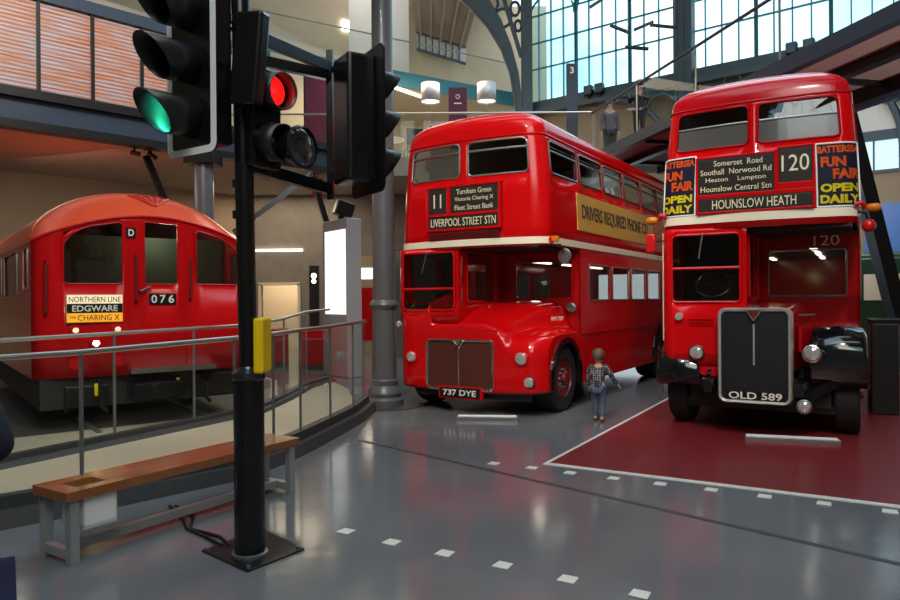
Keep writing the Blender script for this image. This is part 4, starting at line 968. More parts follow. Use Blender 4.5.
text('lettering', 'EDGWARE', M['lwhite'], bdp, (-.67, -.018, 1.557), .50, .08, bold=.015)
text('lettering', 'VIA', M['blind'], bdp, (-.915, -.018, 1.445), .07, .035); text('lettering', 'CHARING X', M['blind'], bdp, (-.63, -.018, 1.437), .46, .075)
dp = MB().box(-.315, -.20, -.014, .012, 2.50, 2.64).build('letter_plate', M['black'], tn, smooth=0); text('lettering', 'D', M['lwhite'], dp, (-.257, -.017, 2.57), .065, .09, bold=.02)
np_ = MB().box(-.05, .28, -.014, .012, 1.60, 1.75).build('number_plate', M['black'], tn, smooth=0)
for k, d in enumerate('076'): text('lettering', d, M['lwhite'], np_, (.01+k*.105, -.017, 1.675), .07, .11, bold=.015)
def grab(u, z0, z1):
    y = tface(u, 1.5).y
    MB().tube([(u, y, z0), (u, y-.06, z0+.03), (u, y-.06, z1-.03), (u, y, z1)], .020, 8).build('grab_handle', M['hub'], tn)
grab(-1.19, 1.48, 2.16); grab(-.21, 1.62, 2.26); grab(.46, 1.66, 2.24); 
MB().tube([(-.16, -.0, 1.78), (-.16, -.05, 1.78), (-.04, -.05, 1.84)], .016, 8).build('door_handle', M['black'], tn)
ds = MB()
for u in (-.28, .42): ds.box(u-.006, u+.006, tface(u, 1).y-.006, tface(u, 1).y+.004, .7, 2.6)
ds.build('door_seam', M['maroon'], tn, smooth=0)
for u, z, on in ((-.88, 1.275, 1), (-.42, 1.275, 1), (-.66, 1.10, 1), (-.89, .84, 0), (-.405, .85, 0)):
    y = tface(u, 1.2).y; h = MB().lathe([(.075, 0), (.075, .03), (.06, .035)], (u, y, z), (0, -1, 0), 20).build('marker_lamp', M['trainred'], tn)
    MB().lathe([(.070, .03), (.001, .04)], (u, y, z), (0, -1, 0), 20).build('lens', M['headglow'] if z == 1.10 else M['marker'] if on else M['redlens'], h)
MB().box(-.30, .75, -.16, .1, .68, .74).build('cab_step', M['alu'], tn, smooth=0)
MB().box(-1.25, 1.25, .1, LT, .26, .66).build('underframe', M['dark'], tn, smooth=0)
MB().box(-.30, .30, -.34, .2, .36, .56).cyl((0, -.36, .46), (0, -.30, .46), .12).build('coupler', M['signal'], tn, smooth=0, bevel=.02)
for u in (-.62, .62):
    MB().tube([(u, -.02, .62), (u, -.14, .50), (u-.02, -.14, .30), (u+.06, -.10, .22)], .03, 8).build('air_hose', M['black'], tn)
for u in (-.68, .28): MB().box(u-.02, u+.02, -.10, -.06, .42, .58).build('cock_handle', M['yellowbox'], tn, smooth=0, bevel=.01)
MB().box(-1.0, -.5, .05, .4, .28, .55).build('equipment_box', M['black'], tn, smooth=0, bevel=.02)
MB().box(.5, 1.1, .05, .4, .30, .60).build('equipment_box', M['black'], tn, smooth=0, bevel=.02)
for v in (1.2, 3.2):
    for sx in (-1, 1): MB().lathe([(.38, -.06), (.42, -.055), (.42, .02), (.39, .06), (.15, .05), (.12, .08), (.001, .08)], (sx*.76, v, .42), (sx, 0, 0), 28).build('wheel', M['steel'], tn)
MB().box(-WT+.1, WT-.1, .5, LT-.1, .66, .72).build('cab_floor', M['dark'], tn, smooth=0)
MB().box(-WT+.1, WT-.1, 1.0, 1.05, .72, 2.6).build('cab_partition', mat('train_green_interior', (.05, .10, .07), .6), tn, smooth=0)
l = lamp('POINT', (0, 0, 0), (0, 0, 1), 14, (1, .92, .7), .1, name='cab_light'); l.parent = tn; l.location = (.3, .6, 2.6); l.rotation_euler = (0, 0, 0)
tk = MB()
for sx in (-.76, .76): tk.box(sx-.035, sx+.035, -.4, LT, 0, .012)
tag(tk.build('running_rail', M['steel'], smooth=0), 'steel running rails under the red train', 'rails'); tk_ = bpy.data.objects['running_rail']; tk_.location = (-4.075, 9.606, .010); tk_.rotation_euler = (0, 0, .66)

# ------------------------------------------------------------------ traffic signal post
ts = empty('traffic_light', 'tall black traffic signal post with three signal heads, green lit on the left one', 'traffic light', (-1.317, 4.565, 0))
TS = Vector(ts.location)
MB().prism([(-.345, .08), (.065, -.285), (.335, .10), (-.06, .515)], lambda a, b, d: (a, b, d), .0, .014).build('base_plate', M['black'], ts, smooth=0, bevel=.003)
MB().cyl((0, 0, .014), (0, 0, 1.18), .098, n=32).build('lower_post', M['signal'], ts)
MB().lathe([(.115, .012), (.115, .03), (.10, .034)], (0, 0, 0), (0, 0, 1), 32).build('foot_ring', M['steel'], ts)
MB().lathe([(.098, 1.15), (.108, 1.16), (.108, 1.20), (.07, 1.225), (.06, 1.24)], (0, 0, 0), (0, 0, 1), 32).build('collar', mat('collar_steel', (.12, .12, .13), .2, metal=.9), ts)
MB().cyl((0, 0, 1.2), (-.045, 0, 4.4), .060, n=28).build('upper_post', M['signal'], ts)
for x, y in ((-.30, .08), (.06, -.24), (.29, .10), (-.05, .46)): MB().cyl((x, y, .014), (x, y, .03), .014, n=6).build('bolt', M['steel'], ts)
def rot(n): n = Vector((n[0], n[1], 0)).normalized(); r = Vector((-n.y, n.x, 0)); return Matrix(((r.x, -n.x, 0), (r.y, -n.y, 0), (0, 0, 1))).to_4x4()   # x=right seen from front, -y=outward
def signal(c, n, board, lenses, border, hood, body=(.30, .20), lit=()):
    Mx = Matrix.Translation(Vector(c)-TS) @ rot(n)
    z0 = lenses[0][0]-.17; z1 = lenses[-1][0]+.17
    hd = MB().box(-body[0]/2, body[0]/2, 0, body[1], z0, z1, Mx)
    hd = hd.build('signal_head', M['signal'], ts, smooth=0, bevel=.025)
    if board:
        w_, b0, b1 = board; r = .06
        pts = [(a, b_) for a, b_, *_ in rrect(-w_/2, w_/2, b0, b1, r)]
        MB().prism(pts, lambda a, b_, d: Mx @ Vector((a, d, b_)), -.004, .008).build('backing_board', M['signal'], hd, smooth=0)
        if border:
            inn = [(a, b_) for a, b_, *_ in rrect(-w_/2+.055, w_/2-.055, b0+.045, b1-.045, r*.4)]; n_ = len(pts); q = MB()
            q.v = [tuple(Mx @ Vector((a, -.007, b_))) for a, b_ in pts]+[tuple(Mx @ Vector((a, -.007, b_))) for a, b_ in inn]
            q.f = [(k, (k+1) % n_, n_+(k+1) % n_, n_+k) for k in range(n_)]
            q.build('board_border', M['white'], hd, smooth=0)
    for z, on in lenses:
        Rr = []
        for L in (0, 1):
            Rr.append([Mx @ Vector((.125*math.cos(t)*(1-.06*L), -(.0 if not L else hood[0]+(hood[1]-hood[0])*(.5+.5*math.sin(t))), z+.125*math.sin(t)*(1-.06*L)-.02*L)) for t in lin(0, 2*PI, 28)[:-1]])
        MB().rings(Rr, True, False).build('hood', M['hood'], hd, smooth=60, solid=.006)
        MB().lathe([(.12, 0), (.12, .05), (.105, .06)], Mx @ Vector((0, 0.0, z)), Mx.to_3x3() @ Vector((0, -1, 0)), 24, True).build('lens_ring', M['signal'], hd)
        lm = {'g': M['green_on'], 'r': M['red_on'], 'c': M['lens'], None: M['blind']}[on]
        MB().lathe([(.104, .055), (.07, .075), (.001, .085)], Mx @ Vector((0, 0.0, z)), Mx.to_3x3() @ Vector((0, -1, 0)), 24).build('lens', lm, hd)
        if on in ('g', 'r'):
            p = TS+(Mx @ Vector((0, -.14, z)))
            l = lamp('POINT', p, p+Vector((0, 0, 1)), 7 if on == 'g' else .6, (.05, 1, .55) if on == 'g' else (1, .02, .02), .03, name='signal_glow')
    return hd
signal((-1.625, 4.435, 0), (-.55, -.835), (.49, 2.59, 3.75), ((2.83, 'g'), (3.165, None), (3.50, None)), True, (.18, .38))
signal((-1.185, 4.58, 0), (.84, -.54), None, ((2.70, None), (3.03, 'r')), False, (.14, .17), (.26, .16))
signal((-.60, 5.20, 0), (.85, .52), (.57, 2.44, 3.50), ((2.69, None), (2.98, None), (3.27, None)), False, (.10, .26), (.30, .22))
MB().box(-.10, .10, -.05, .05, 2.88, 3.45, Matrix.Translation((.085, -.22, 3.165)) @ Matrix.Rotation(-.35, 4, 'Z') @ Matrix.Rotation(.10, 4, 'Y') @ Matrix.Translation((0, 0, -3.165))).build('blank_board', M['signal'], ts, smooth=0, bevel=.02)
MB().bar((.04, -.22, 3.2), (0, 0, 3.2), .04).build('mount', M['signal'], ts, smooth=0)
MB().bar((.0, .0, 2.72), (.15, .1, 2.72), .05).build('mount', M['signal'], ts, smooth=0)
MB().bar((-.31, -.05, 2.75), (0, 0, 2.70), .05).build('mount', M['signal'], ts, smooth=0)
MB().bar((-.31, -.05, 3.5), (0, 0, 3.5), .05).build('mount', M['signal'], ts, smooth=0)
q = MB().lathe([(.10, .14), (.135, .05), (.14, 0), (.125, -.01), (.125, .03)], (.37, -.03, 2.66), (-.84, .54, 0), 28, False).build('clear_lamp', M['signal'], ts)
MB().lathe([(.124, .0), (.08, .03), (.001, .04)], (.37, -.03, 2.66), (.84, -.54, 0), 24).build('lens', glass('lamp_lens_clear', (.5, .55, .6), .5), q)
MB().bar((.26, .04, 2.63), (.0, .0, 2.60), .06).build('mount', M['signal'], ts, smooth=0)
AE = Vector((-.895, 5.29, 0))-TS
for z0, z1 in ((3.42, 3.42), (3.25, 3.36)): MB().bar((0, 0, z0), AE+Vector((0, 0, z1)), .05, .07).build('bracket_arm', M['navyiron'] if z0 > 3.3 else M['signal'], ts, smooth=0)
MB().bar((0, 0, 2.55), AE+Vector((0, 0, 2.50)), .05, .08).build('bracket_arm', M['signal'], ts, smooth=0)
MB().bar(AE+Vector((0, 0, 2.42)), AE+Vector((0, 0, 3.55)), .05, .05).build('hanger_bar', M['signal'], ts, smooth=0)
for z in (2.6, 3.4): MB().bar(AE+Vector((0, 0, z)), Vector((-.66, 5.17, z))-TS, .04).build('mount', M['signal'], ts, smooth=0)
pb = MB().box(.062, .128, -.12, .10, 1.20, 1.555).build('push_button_box', M['yellowbox'], ts, smooth=0, bevel=.015)
for z in (2.2, 2.4, 3.1): MB().box(-.085, -.05, -.04, .04, z, z+.05).build('pole_clamp', M['signal'], ts, smooth=0)
MB().tube([(-.11, -.03, 3.62), (-.2, -.05, 3.52), (-.16, -.04, 3.42), (-.06, 0, 3.44)], .014, 6).build('signal_cable', M['black'], ts)
MB().tube([(-.11, -.03, 2.86), (-.2, -.05, 2.80), (-.14, -.04, 2.72), (-.06, 0, 2.74)], .014, 6).build('signal_cable', M['black'], ts)
# cables from the base plate back to the balustrade
for k, (dx, lab) in enumerate(((0, 'black cable lying straight from the signal base plate to under the bench'), (.05, 'wavy black cable on the floor beside the straighter one by the base plate'))):
    pts = [(-1.55+dx, 4.72, .012), (-1.72+dx*2, 4.90, .012), (-1.92+dx*.4, 5.08, .012), (-2.10+dx*2, 5.42, .012), (-2.28+dx, 5.66, .012)]
    tag(MB().tube(pts, .012, 6).build('floor_cable', M['black']), lab, 'cable')

# ------------------------------------------------------------------ bench with hole and white bin
BO = Vector((-2.745, 4.58, 0)); BX = Vector((.535, .845, 0)); BY = Vector((.845, -.535, 0))
be = empty('bench', 'long wooden bench on grey steel legs in front of the glass balustrade', 'bench', BO, math.atan2(.845, .535))
# local: x along the bench, y = -toward viewer side
BL, BWd = 2.04, .40
bm_ = MB(); xs = [0, .12, .33, BL]; ys = [-BWd, -.30, -.12, 0]
bm_.grid(lambda a, b: (a, b, .47), xs, ys, lambda a, b: .12 < a < .33 and -.30 < b < -.12); bm_.grid(lambda a, b: (a, b, .41), xs, ys, lambda a, b: .12 < a < .33 and -.30 < b < -.12)
for x0, y0, x1, y1 in ((0, 0, BL, 0), (BL, 0, BL, -BWd), (BL, -BWd, 0, -BWd), (0, -BWd, 0, 0), (.12, -.12, .33, -.12), (.33, -.12, .33, -.30), (.33, -.30, .12, -.30), (.12, -.30, .12, -.12)):
    bm_.quadpts((x0, y0, .41), (x1, y1, .41), (x1, y1, .47), (x0, y0, .47))
bm_.build('seat_plank', M['wood'], be, smooth=0, weld=True, bevel=.004)
for x in (.04, BL-.10):
    for y in (-.38, -.07): MB().box(x, x+.06, y, y+.06, 0, .41).build('leg', M['frame'], be, smooth=0, bevel=.003)
    MB().box(x, x+.06, -.32, -.07, .03, .09).build('foot_rail', M['frame'], be, smooth=0)
MB().box(.10, BL-.10, -.23, -.17, .04, .10).build('stretcher', M['frame'], be, smooth=0, bevel=.003)
MB().box(.04, BL-.04, -.06, -.02, .36, .41).build('seat_rail', M['frame'], be, smooth=0)
bi = MB().box(.13, .36, -.37, -.11, .20, .225)
for x0, x1, y0, y1 in ((.13, .138, -.37, -.11), (.352, .36, -.37, -.11), (.13, .36, -.37, -.362), (.13, .36, -.118, -.11)): bi.box(x0, x1, y0, y1, .20, .41)
bi.build('bin_liner', M['white'], be, smooth=0)

# ------------------------------------------------------------------ floor studs
r1 = [(-.759, 5.022), (-.41, 4.79), (-.045, 4.575), (.318, 4.362), (.686, 4.138), (1.053, 3.922)]
r2 = [(.431, 7.051), (.793, 6.86), (1.131, 6.655), (1.496, 6.44), (1.864, 6.24), (2.242, 6.035), (2.609, 5.825), (2.988, 5.612), (3.379, 5.392)]
stud0 = None
num = ['first', 'second', 'third', 'fourth', 'fifth', 'sixth', 'seventh', 'eighth', 'ninth']
for row, lab in ((r1, 'of the nearer row, from the signal post'), (r2, 'of the farther row, beside the red floor')):
    for k, (x, y) in enumerate(row):
        if stud0 is None:
            stud0 = o = MB().prism([(-.055, -.05), (.055, -.05), (.05, .05), (-.05, .05)], lambda a, b, d: (a, b, d), 0, .010).build('crossing_stud', M['line'], smooth=0, bevel=.004)
        else: o = stud0.copy(); COL.objects.link(o)
        o.location = (x, y, 0); o.rotation_euler = (0, 0, -.53)
        tag(o, f'{num[k]} white floor stud {lab}', 'floor stud', 'white crossing studs')

# ------------------------------------------------------------------ things in the background
sl = empty('display_slab', 'tall grey display slab with a bright white lit screen', 'display', (-2.17, 14.77, 0), math.atan2(-.9, .68))
# local x runs along the lit face from the far left edge to the near corner, y into the slab
MB().box(-1.12, 0, 0, .36, 0, 3.40).build('body', mat('slab_grey', (.33, .32, .32), .5), sl, smooth=0, bevel=.02)
MB().box(-.98, -.05, -.015, .01, 1.35, 3.16).build('screen', M['screen'], sl, smooth=0)
sp = empty('loudspeaker', 'small black loudspeaker tilted on top of the white display slab', 'speaker', (-2.36, 15.2, 3.40), .4)
MB().box(-.05, .05, -.05, .05, 0, .08).build('bracket', M['black'], sp, smooth=0)
MB().box(-.2, .2, -.14, .14, .08, .40, Matrix.Rotation(.30, 4, 'Y')).build('cabinet', M['black'], sp, smooth=0, bevel=.02)
MB().box(-.17, .17, -.15, -.135, .11, .37, Matrix.Rotation(.30, 4, 'Y')).build('speaker_grille', M['signal'], sp, smooth=0)
rs = empty('roundel_sign', 'small red hanging sign with a white ring and bar', 'sign', (-3.2, 17.0, 4.74))
MB().bar((0, 0, 0), (0, 0, -.14), .02).build('hanger', M['black'], rs, smooth=0)
rb_ = MB().box(-.12, .12, -.012, .012, -.56, -.14).build('sign_panel', M['redlens'], rs, smooth=0)
MB().tube([(.075*math.cos(t), -.014, -.35+.075*math.sin(t)) for t in lin(0, 2*PI, 20)[:-1]], .016, 6, True).box(-.11, .11, -.022, -.014, -.37, -.33).build('sign_ring', M['white'], rb_)
pn = empty('purple_banner', 'tall narrow purple banner beside the right-hand signal head', 'banner', (-3.65, 19.4, 5.2))
MB().box(-.32, .32, -.02, .02, .25, 2.9).build('fabric', M['purple'], pn, smooth=0); MB().box(-.34, .34, -.03, .03, 2.9, 2.96).build('top_bar', M['black'], pn, smooth=0)
MB().box(-.3, .3, -.15, .15, 0, .04).bar((0, 0, .04), (0, 0, .26), .04).build('foot', M['black'], pn, smooth=0)
MB().box(-.36, -.32, -.03, .03, .0, 2.96).build('side_post', M['black'], pn, smooth=0)
def strip(x0, y0, x1, y1, z, label):
    o = MB().bar((x0, y0, z), (x1, y1, z), .14, .05).build('strip_light', M['strip'], smooth=0) if z > 5 else MB().bar((x0, y0, z), (x1, y1, z), .08, .06).build('strip_light', M['strip'], smooth=0); tag(o, label, 'strip light')
strip(-5.95, 20.6, -4.5, 21.6, 8.72, 'white strip light on the ceiling right of the red signal lamp')
strip(-1.75, 23.4, -.9, 24.5, 8.72, 'white strip light on the café ceiling left of the drum lamps')
strip(-6.0, 20.46, -4.3, 20.46, 3.12, 'long warm strip light on the concrete wall above the doorway')
sf_ = empty('spotlight_track', 'small black spotlight track under the mezzanine above the train roof', 'light fitting', (-6.06, 13.95, 4.74), PI/4)
MB().box(-.30, .30, -.03, .03, -.06, 0).build('track', M['signal'], sf_, smooth=0)
for x, t in ((-.2, .3), (.12, -.5)):
    MB().bar((x, 0, -.05), (x, 0, -.14), .03).build('stem', M['signal'], sf_, smooth=0)
    MB().cyl((x-.07, .03*t, -.13-.04*t), (x+.10, -.05, -.19+.05*t), .045, n=12).build('spotlight_head', M['signal'], sf_)
ex = empty('exit_post', 'slim dark sign post with a small lit pictogram left of the display slab', 'sign', (-3.72, 19.2, 0))
MB().box(-.13, .13, -.05, .05, 0, 2.6).build('post', M['black'], ex, smooth=0)
MB().cyl((0, -.05, 2.32), (0, -.06, 2.32), .075, n=16).cyl((0, -.05, 2.17), (0, -.06, 2.17), .06, n=16).build('pictogram', M['strip'], ex)
ca = empty('wall_display', 'warm lit shelf case between the display slab and the column', 'display case', (-2.2, 19.9, 0))
MB().box(-.75, .55, 0, .4, 0, 2.9).build('case', M['tandk'], ca, smooth=0); MB().box(-.65, .45, -.02, .0, 2.25, 2.55).build('lit_header', M['strip'], ca, smooth=0)
MB().box(-.65, .45, -.015, .0, .5, 2.0).build('panel', M['red_old'], ca, smooth=0)
for k, (x, y, w_, h_, lab) in enumerate(((-4.35, 17.6, .55, .95, 'left low crimson display block behind the walkway glass'), (-3.25, 16.9, .7, .95, 'right low crimson display block behind the walkway glass'))):
    o = empty('display_block', lab, 'display block', (x, y, 0), .2)
    MB().box(-w_/2, w_/2, -.25, .25, 0, .12).build('plinth', M['dark'], o, smooth=0); MB().box(-w_/2, w_/2, -.25, .25, .12, h_).build('panel', M['red_old'], o, smooth=0, bevel=.02)
lp_ = empty('added_glow_panel', 'added glowing white panel for the bright space behind the left bus windows', 'added glow panel', gp(2.6, -.9, 0), math.atan2(UG.y, UG.x))  # glowing panel added to brighten what shows through the bus windows
MB().box(0, 3.2, 0, .15, 0, 3.4).build('frame', M['signal'], lp_, smooth=0); MB().box(.1, 3.1, -.02, 0, .4, 3.3).build('glow_face', mat('added_glow_mat', (.8, .85, .9), .5, emit=(.8, .92, 1), estr=.9), lp_, smooth=0)
# first-floor café
for x, y, lab in ((-.49, 19.0, 'left silver drum-shade floor lamp on the first floor'), (1.03, 19.0, 'right silver drum-shade floor lamp on the first floor')):
    o = empty('floor_lamp', lab, 'floor lamp', (x, y, 5.2), 0, 'drum-shade lamps in the café')
    MB().cyl((0, 0, 0), (0, 0, .03), .18, n=24).build('base', M['alu'], o); MB().cyl((0, 0, .03), (0, 0, 1.8), .016, n=8).build('pole', M['alu'], o)
    MB().cyl((0, 0, 1.80), (0, 0, 2.30), .26, .25, 32, False).build('lamp_shade', M['shade'], o, solid=.008)
    MB().cyl((0, 0, 1.84), (0, 0, 1.85), .24, n=32).build('diffuser', M['glow'], o)
bn2 = empty('banner_stand', 'dark red upright banner between the two drum lamps', 'banner', (.24, 18.3, 5.2))
MB().box(-.24, .24, -.02, .02, .3, 1.98).build('fabric', M['purple'], bn2, smooth=0); MB().box(-.2, .2, -.15, .15, 0, .03).bar((0, 0, .03), (0, 0, .32), .04).build('foot', M['black'], bn2, smooth=0)
MB().box(-.24, .24, -.026, -.02, 1.28, 1.34).build('stripe', M['white'], bn2, smooth=0)
MB().tube([(.05*math.cos(t), -.024, 1.74+.05*math.sin(t)) for t in lin(0, 2*PI, 16)[:-1]], .012, 6, True).box(-.10, .10, -.026, -.02, 1.55, 1.58).build('emblem', M['white'], bn2)
to = empty('totem_sign', 'dark upright totem sign with a white figure 3', 'sign', (3.17, 18.0, 5.2))
pb_ = MB().box(-.14, .14, -.05, .05, 0, 2.48).build('panel', M['navyiron'], to, smooth=0, bevel=.01); text('lettering', '3', M['lwhite'], pb_, (0, -.055, 2.30), .10, .17, bold=.03)
for x, y, lab in ((-.95, 18.6, 'dark café chair seen through the glass left of the left drum lamp'), (-.35, 18.4, 'dark café chair behind the glass under the left drum lamp')):
    o = empty('cafe_chair', lab, 'chair', (x, y, 5.2), .3)
    MB().box(-.22, .22, -.22, .22, .43, .47).build('seat', M['black'], o, smooth=0); MB().box(-.22, .22, -.24, -.20, .5, .95).build('backrest', M['black'], o, smooth=0, bevel=.02)
    for sx in (-.2, .2):
        for sy in (-.2, .2): MB().bar((sx, sy, 0), (sx, sy, .94 if sy < 0 else .44), .03).build('leg', M['black'], o, smooth=0)
tb = empty('cafe_table', 'round café table behind the first-floor glass', 'table', (-1.6, 18.8, 5.2))
MB().cyl((0, 0, .72), (0, 0, .75), .4, n=24).build('tabletop', M['white'], tb); MB().cyl((0, 0, .02), (0, 0, .72), .03).build('leg', M['alu'], tb); MB().cyl((0, 0, 0), (0, 0, .02), .22, n=20).build('base', M['alu'], tb)
# wall lights on the gallery
for (a, z, lab) in ((-.9, 10.85, 'left square wall light glowing on the white gallery wall'), (1.1, 10.85, 'right square wall light glowing on the white gallery wall')):
    q = gl(a, 2.19 if a > -.7 else 1.19); o = tag(MB().box(-.13, .13, -.10, 0, -.18, .18).build('wall_light', M['glow'], smooth=0, bevel=.02), lab, 'wall light', 'square wall lights on the gallery'); o.location = (q[0], q[1], z); o.rotation_euler = (0, 0, math.atan2(.529, .8486))
# hanging light tracks in front of the glazing
for x0, y0, x1, y1, Y, lab in ((612, 27, 632, 35, 20, 'short black light track sloping down, left of the group of three'), (636, 32, 655, 24, 20, 'short black light track sloping up, middle of the group of three'), (652, 27, 679, 30, 20, 'thin black light track, right of the group of three'), (627, 49, 650, 51, 19, 'black strip sign hanging below the light tracks'), (592, 9, 606, 0, 19, 'black light track at the very top left of the glazing')):
    a_, b_ = fa(x0, y0, Y), fa(x1, y1, Y); Y += .3*(lab[0] == 't'); a_, b_ = fa(x0, y0, Y), fa(x1, y1, Y); o = empty('light_track', lab, 'light fitting', (a_+b_)/2)
    MB().bar(a_-(a_+b_)/2, b_-(a_+b_)/2, .09, .07).build('track', M['black'], o, smooth=0)
    for q in (.1, .9): p = (a_-(a_+b_)/2).lerp(b_-(a_+b_)/2, q); MB().bar(p, (p.x, p.y, 15-o.location.z), .008).build('wire', M['steel'], o, smooth=0)
for a, lab in ((9.15, 'left dark floodlight on the glazing sill above the right bus'), (9.6, 'right dark floodlight on the glazing sill above the right bus'), (2.75, 'left floodlight on the sill by the totem sign'), (3.15, 'right floodlight on the sill by the totem sign')):
    o = empty('floodlight', lab, 'floodlight', gp(a, -.35, 8.45), math.atan2(UG.y, UG.x))
    MB().box(-.03, .03, -.03, .03, 0, .15).build('bracket', M['black'], o, smooth=0); MB().box(-.15, .15, -.12, .12, .15, .48).build('housing', M['black'], o, smooth=0, bevel=.03); MB().box(-.12, .12, -.13, -.12, .18, .45).build('lens', M['iron'], o, smooth=0)
# green coach and black bollard box on the far right
cc = empty('green_coach', 'dark green old coach partly hidden at the far right edge', 'coach', (10.75, 17.3, 0), -.66)
MB().box(-1.0, 1.0, 0, .16, .35, 2.62).build('front_panel', M['busgreen'], cc, smooth=0, bevel=.05)
MB().box(-1.0, 1.0, .16, 1.2, .35, 2.75).build('body', M['busgreen'], cc, smooth=0, bevel=.08)
MB().box(-.45, .55, -.02, .02, 1.55, 2.2).build('windscreen', M['cream'], cc, smooth=0); MB().box(-.95, -.55, -.02, .02, 1.4, 2.3).build('windscreen', M['blind'], cc, smooth=0)
text('lettering', '12', M['lwhite'], cc, (-.62, -.03, 2.36), .24, .2, bold=.03)
for sx in (-.8, .8): MB().lathe([(.25, -.1), (.45, -.09), (.45, .09), (.25, .1), (.2, .05), (.001, .06)], (sx, .6, .45), (math.copysign(1, sx), 0, 0), 24).build('wheel', M['rubber'], cc)
kb = empty('black_info_box', 'tall black box standing right beside the right bus wheel wing', 'box', (6.12, 9.9, .004), -.4)
MB().box(-.17, .17, -.17, .17, 0, 1.28).build('cabinet', M['black'], kb, smooth=0, bevel=.02); MB().box(-.19, .19, -.19, .19, 1.28, 1.34).build('lid', M['signal'], kb, smooth=0, bevel=.01)

# ------------------------------------------------------------------ people
def skin_mesh(nodes, edges, sub=2):
    me = bpy.data.meshes.new('tmp'); me.from_pydata([n[:3] for n in nodes], edges, [])
    o = bpy.data.objects.new('tmp', me); COL.objects.link(o)
    o.modifiers.new('skin', 'SKIN'); o.modifiers['skin'].use_smooth_shade = True
    for i, n in enumerate(nodes):
        r = n[3]; me.skin_vertices[0].data[i].radius = (r, n[4]) if len(n) > 4 else (r, r)
    me.skin_vertices[0].data[0].use_root = True
    s = o.modifiers.new('sub', 'SUBSURF'); s.levels = sub; s.render_levels = sub
    bpy.context.view_layer.update()
    r = bpy.data.meshes.new_from_object(o.evaluated_get(bpy.context.evaluated_depsgraph_get()))
    bpy.data.objects.remove(o); bpy.data.meshes.remove(me)
    return r
def as_obj(me, name, m, parent, extra=None):
    mb = MB(); mb.v = [tuple(v.co) for v in me.vertices]; mb.f = [tuple(p.vertices) for p in me.polygons]
    if extra: extra(mb)
    o = mb.build(name, m, parent, smooth=80); bpy.data.meshes.remove(me); return o
def person(name, label, loc, rz, h, mats, pose, child=False):
    """figure facing +y; pose gives elbow, hand, knee, ankle offsets for each side"""
    root = empty(name, label, 'person', loc, rz)
    k = h
    hr = .098 if child else .066
    zh = 1-hr*1.15; zn = 1-hr*2.25; zs = zn-.035; zp = .47 if child else .52
    sw = .115 if child else .105; hw = .055 if child else .05
    # body nodes
    N = []; E_ = []
    def add(x, y, z, r, par=None, r2=None):
        N.append((x*k, y*k, z*k, r*k, (r2 or r)*k)); i = len(N)-1
        if par is not None: E_.append((par, i))
        return i
    pv = add(0, 0, zp, .075, None, .06); wa = add(0, .0, (zp+zs)/2-.02, .066, pv, .055); ch = add(0, 0, zs-.05, .078, wa, .058); nk = add(0, 0, zn, .032, ch); hd = add(0, .008, zh, hr*.72, nk)
    add(0, .01, zh+hr*.55, hr*.55, hd)
    lim = {}
    for s in (-1, 1):
        P_ = pose[s]
        sh = add(s*sw, 0, zs, .036, ch); el = add(*P_['elbow'], .027, sh); wr = add(*P_['hand'], .018, el)
        d = (Vector(P_['hand'])-Vector(P_['elbow'])).normalized(); side = Vector((s, 0, 0)); fw = Vector((0, 1, 0))
        pm = Vector(P_['hand'])+d*.03; pa = add(*pm, .018, wr, .012)
        for j, (ln, off) in enumerate(((.034, -.012), (.040, -.004), (.038, .004), (.030, .012))):
            q = pm+d*.018+fw*off; a = add(*q, .006, pa); b = add(*(q+d*ln*.6-side*.004), .0055, a); add(*(q+d*ln-side*.010), .005, b)
        q = pm+fw*.016-d*.005; a = add(*q, .006, pa); add(*(q+fw*.012+d*.022-side*.006), .0055, a)
        hp = add(s*hw, 0, zp-.03, .062, pv); kn = add(*P_['knee'], .040, hp); an = add(*P_['ankle'], .025, kn); f = Vector(P_['ankle'])
        he = add(f.x, f.y-.012, f.z-.030, .022, an); add(f.x+s*.008, f.y+.075, f.z-.035, .022, he)
        lim[s] = (sh, el, wr, hp, kn, an)
    def feats(mb):
        c = Vector((0, .008, zh))*k; r = hr*k
        for s in (-1, 1): mb.sph(c+Vector((s*r*.78, 0, -.05*r)), r*.2, 8, 6, (.4, .8, 1.2))
        mb.sph(c+Vector((0, r*.80, -.12*r)), r*.13, 8, 6, (.8, 1.1, 1.1)); mb.sph(c+Vector((0, r*.70, -.48*r)), r*.16, 8, 6, (1.6, .6, .45))
    body = as_obj(skin_mesh(N, E_), 'body', mats['skin'], root, feats)
    ey = MB()
    for s in (-1, 1): ey.sph((s*hr*k*.3, .008*k+hr*k*.68, zh*k+hr*k*.05), hr*k*.11, 8, 6)
    ey.build('eyes', M['white'], body)
    def sub_(idx, grow, ends=()):
        mp = {i: j for j, i in enumerate(idx)}
        return [(N[i][0], N[i][1], N[i][2], N[i][3]*grow+.006*k, N[i][4]*grow+.006*k) for i in idx], [(mp[a], mp[b]) for a, b in E_ if a in mp and b in mp]
    i_ = [pv, wa, ch]+[j for s in (-1, 1) for j in lim[s][:3]]
    n_, e_ = sub_(i_, 1.12); n_[0] = (n_[0][0], n_[0][1], n_[0][2]-.055*k, n_[0][3]*1.16, n_[0][4]*1.22)
    as_obj(skin_mesh(n_, e_), mats.get('topname', 'shirt'), mats['top'], root)
    i_ = [pv]+[j for s in (-1, 1) for j in lim[s][3:]]
    n_, e_ = sub_(i_, 1.1); as_obj(skin_mesh(n_, e_), 'trousers', mats['legs'], root)
    for s in (-1, 1):
        f = Vector(pose[s]['ankle'])*k; g = max(0, f.z-.055*k)
        MB().sph((f.x+s*.004*k, f.y+.03*k, g+.026*k), .03*k, 14, 8, (1.0, 2.5, .95)).build('shoe', mats['shoe'], root)
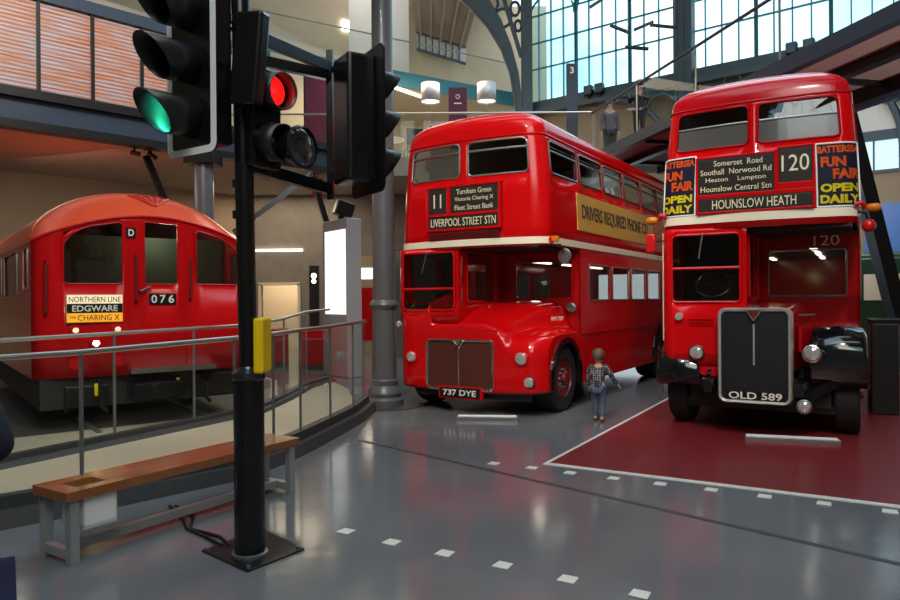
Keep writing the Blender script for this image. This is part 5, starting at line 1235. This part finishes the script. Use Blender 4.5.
    # hair cap
    c = Vector((0, -.004*k, zh*k+.02*k)); r = hr*k*1.02; hm = MB(); R = []
    for j in range(9):
        th = PI*.04+PI*.60*j/8
        R.append([c+Vector((r*math.sin(th)*math.cos(t)*.92, r*math.sin(th)*math.sin(t)*1.0-(.10*r if math.sin(t) < 0 else 0)*j/8, r*math.cos(th)*(1.0 if math.sin(t) < .35 else .86 if th < 1 else .55))) for t in lin(0, 2*PI, 24)[:-1]])
    hm.rings(R).build('hair', mats['hair'], root, smooth=80)
    return root
MC = dict(skin=M['skin'], top=M['shirt'], legs=M['jeans'], shoe=M['shoe'], hair=M['hair'])
person('child', 'small child in patterned dark top and jeans walking beside the left bus wheel', (2.0, 9.46, 0), -.45, .98, MC, {
    -1: dict(elbow=(-.150, .0, .585), hand=(-.150, .05, .47), knee=(-.055, .035, .25), ankle=(-.05, .02, .055)),
    1: dict(elbow=(.185, .03, .60), hand=(.245, .10, .50), knee=(.05, .015, .25), ankle=(.055, -.06, .055))}, True)
MP = dict(skin=M['skin'], top=M['cloth'], legs=M['cloth'], shoe=M['black'], hair=M['black'], topname='jacket')
person('person', 'person in dark jacket leaning on the footbridge rail behind its glass', (4.20, 15.4, 5.18), 2.4, 1.28, MP, {
    -1: dict(elbow=(-.17, .03, .62), hand=(-.10, .17, .68), knee=(-.06, .02, .27), ankle=(-.06, 0, .045)),
    1: dict(elbow=(.17, .03, .62), hand=(.10, .17, .68), knee=(.06, .02, .27), ankle=(.06, 0, .045))}, True)
MP2 = dict(skin=M['skin'], top=mat('clothes_grey', (.12, .10, .12), .9), legs=M['cloth'], shoe=M['black'], hair=M['hair'], topname='jacket')
std = {s: dict(elbow=(s*.135, -.01, .63), hand=(s*.14, .04, .49), knee=(s*.055, .01, .28), ankle=(s*.055, 0, .04)) for s in (-1, 1)}
person('person', 'person standing on the first floor just left of the dark 3 totem sign', (4.22-.0, 18.35, 5.2), PI, 1.62, MP2, std)
person('person', 'person in dark navy clothes cut off by the left edge of the picture', (-2.30, 3.0, .0), .3, 1.72, MP, {
    -1: dict(elbow=(-.135, -.01, .63), hand=(-.14, .04, .49), knee=(-.055, .01, .28), ankle=(-.055, 0, .04)),
    1: dict(elbow=(.205, -.04, .60), hand=(.10, .07, .55), knee=(.055, .01, .28), ankle=(.055, 0, .04))})
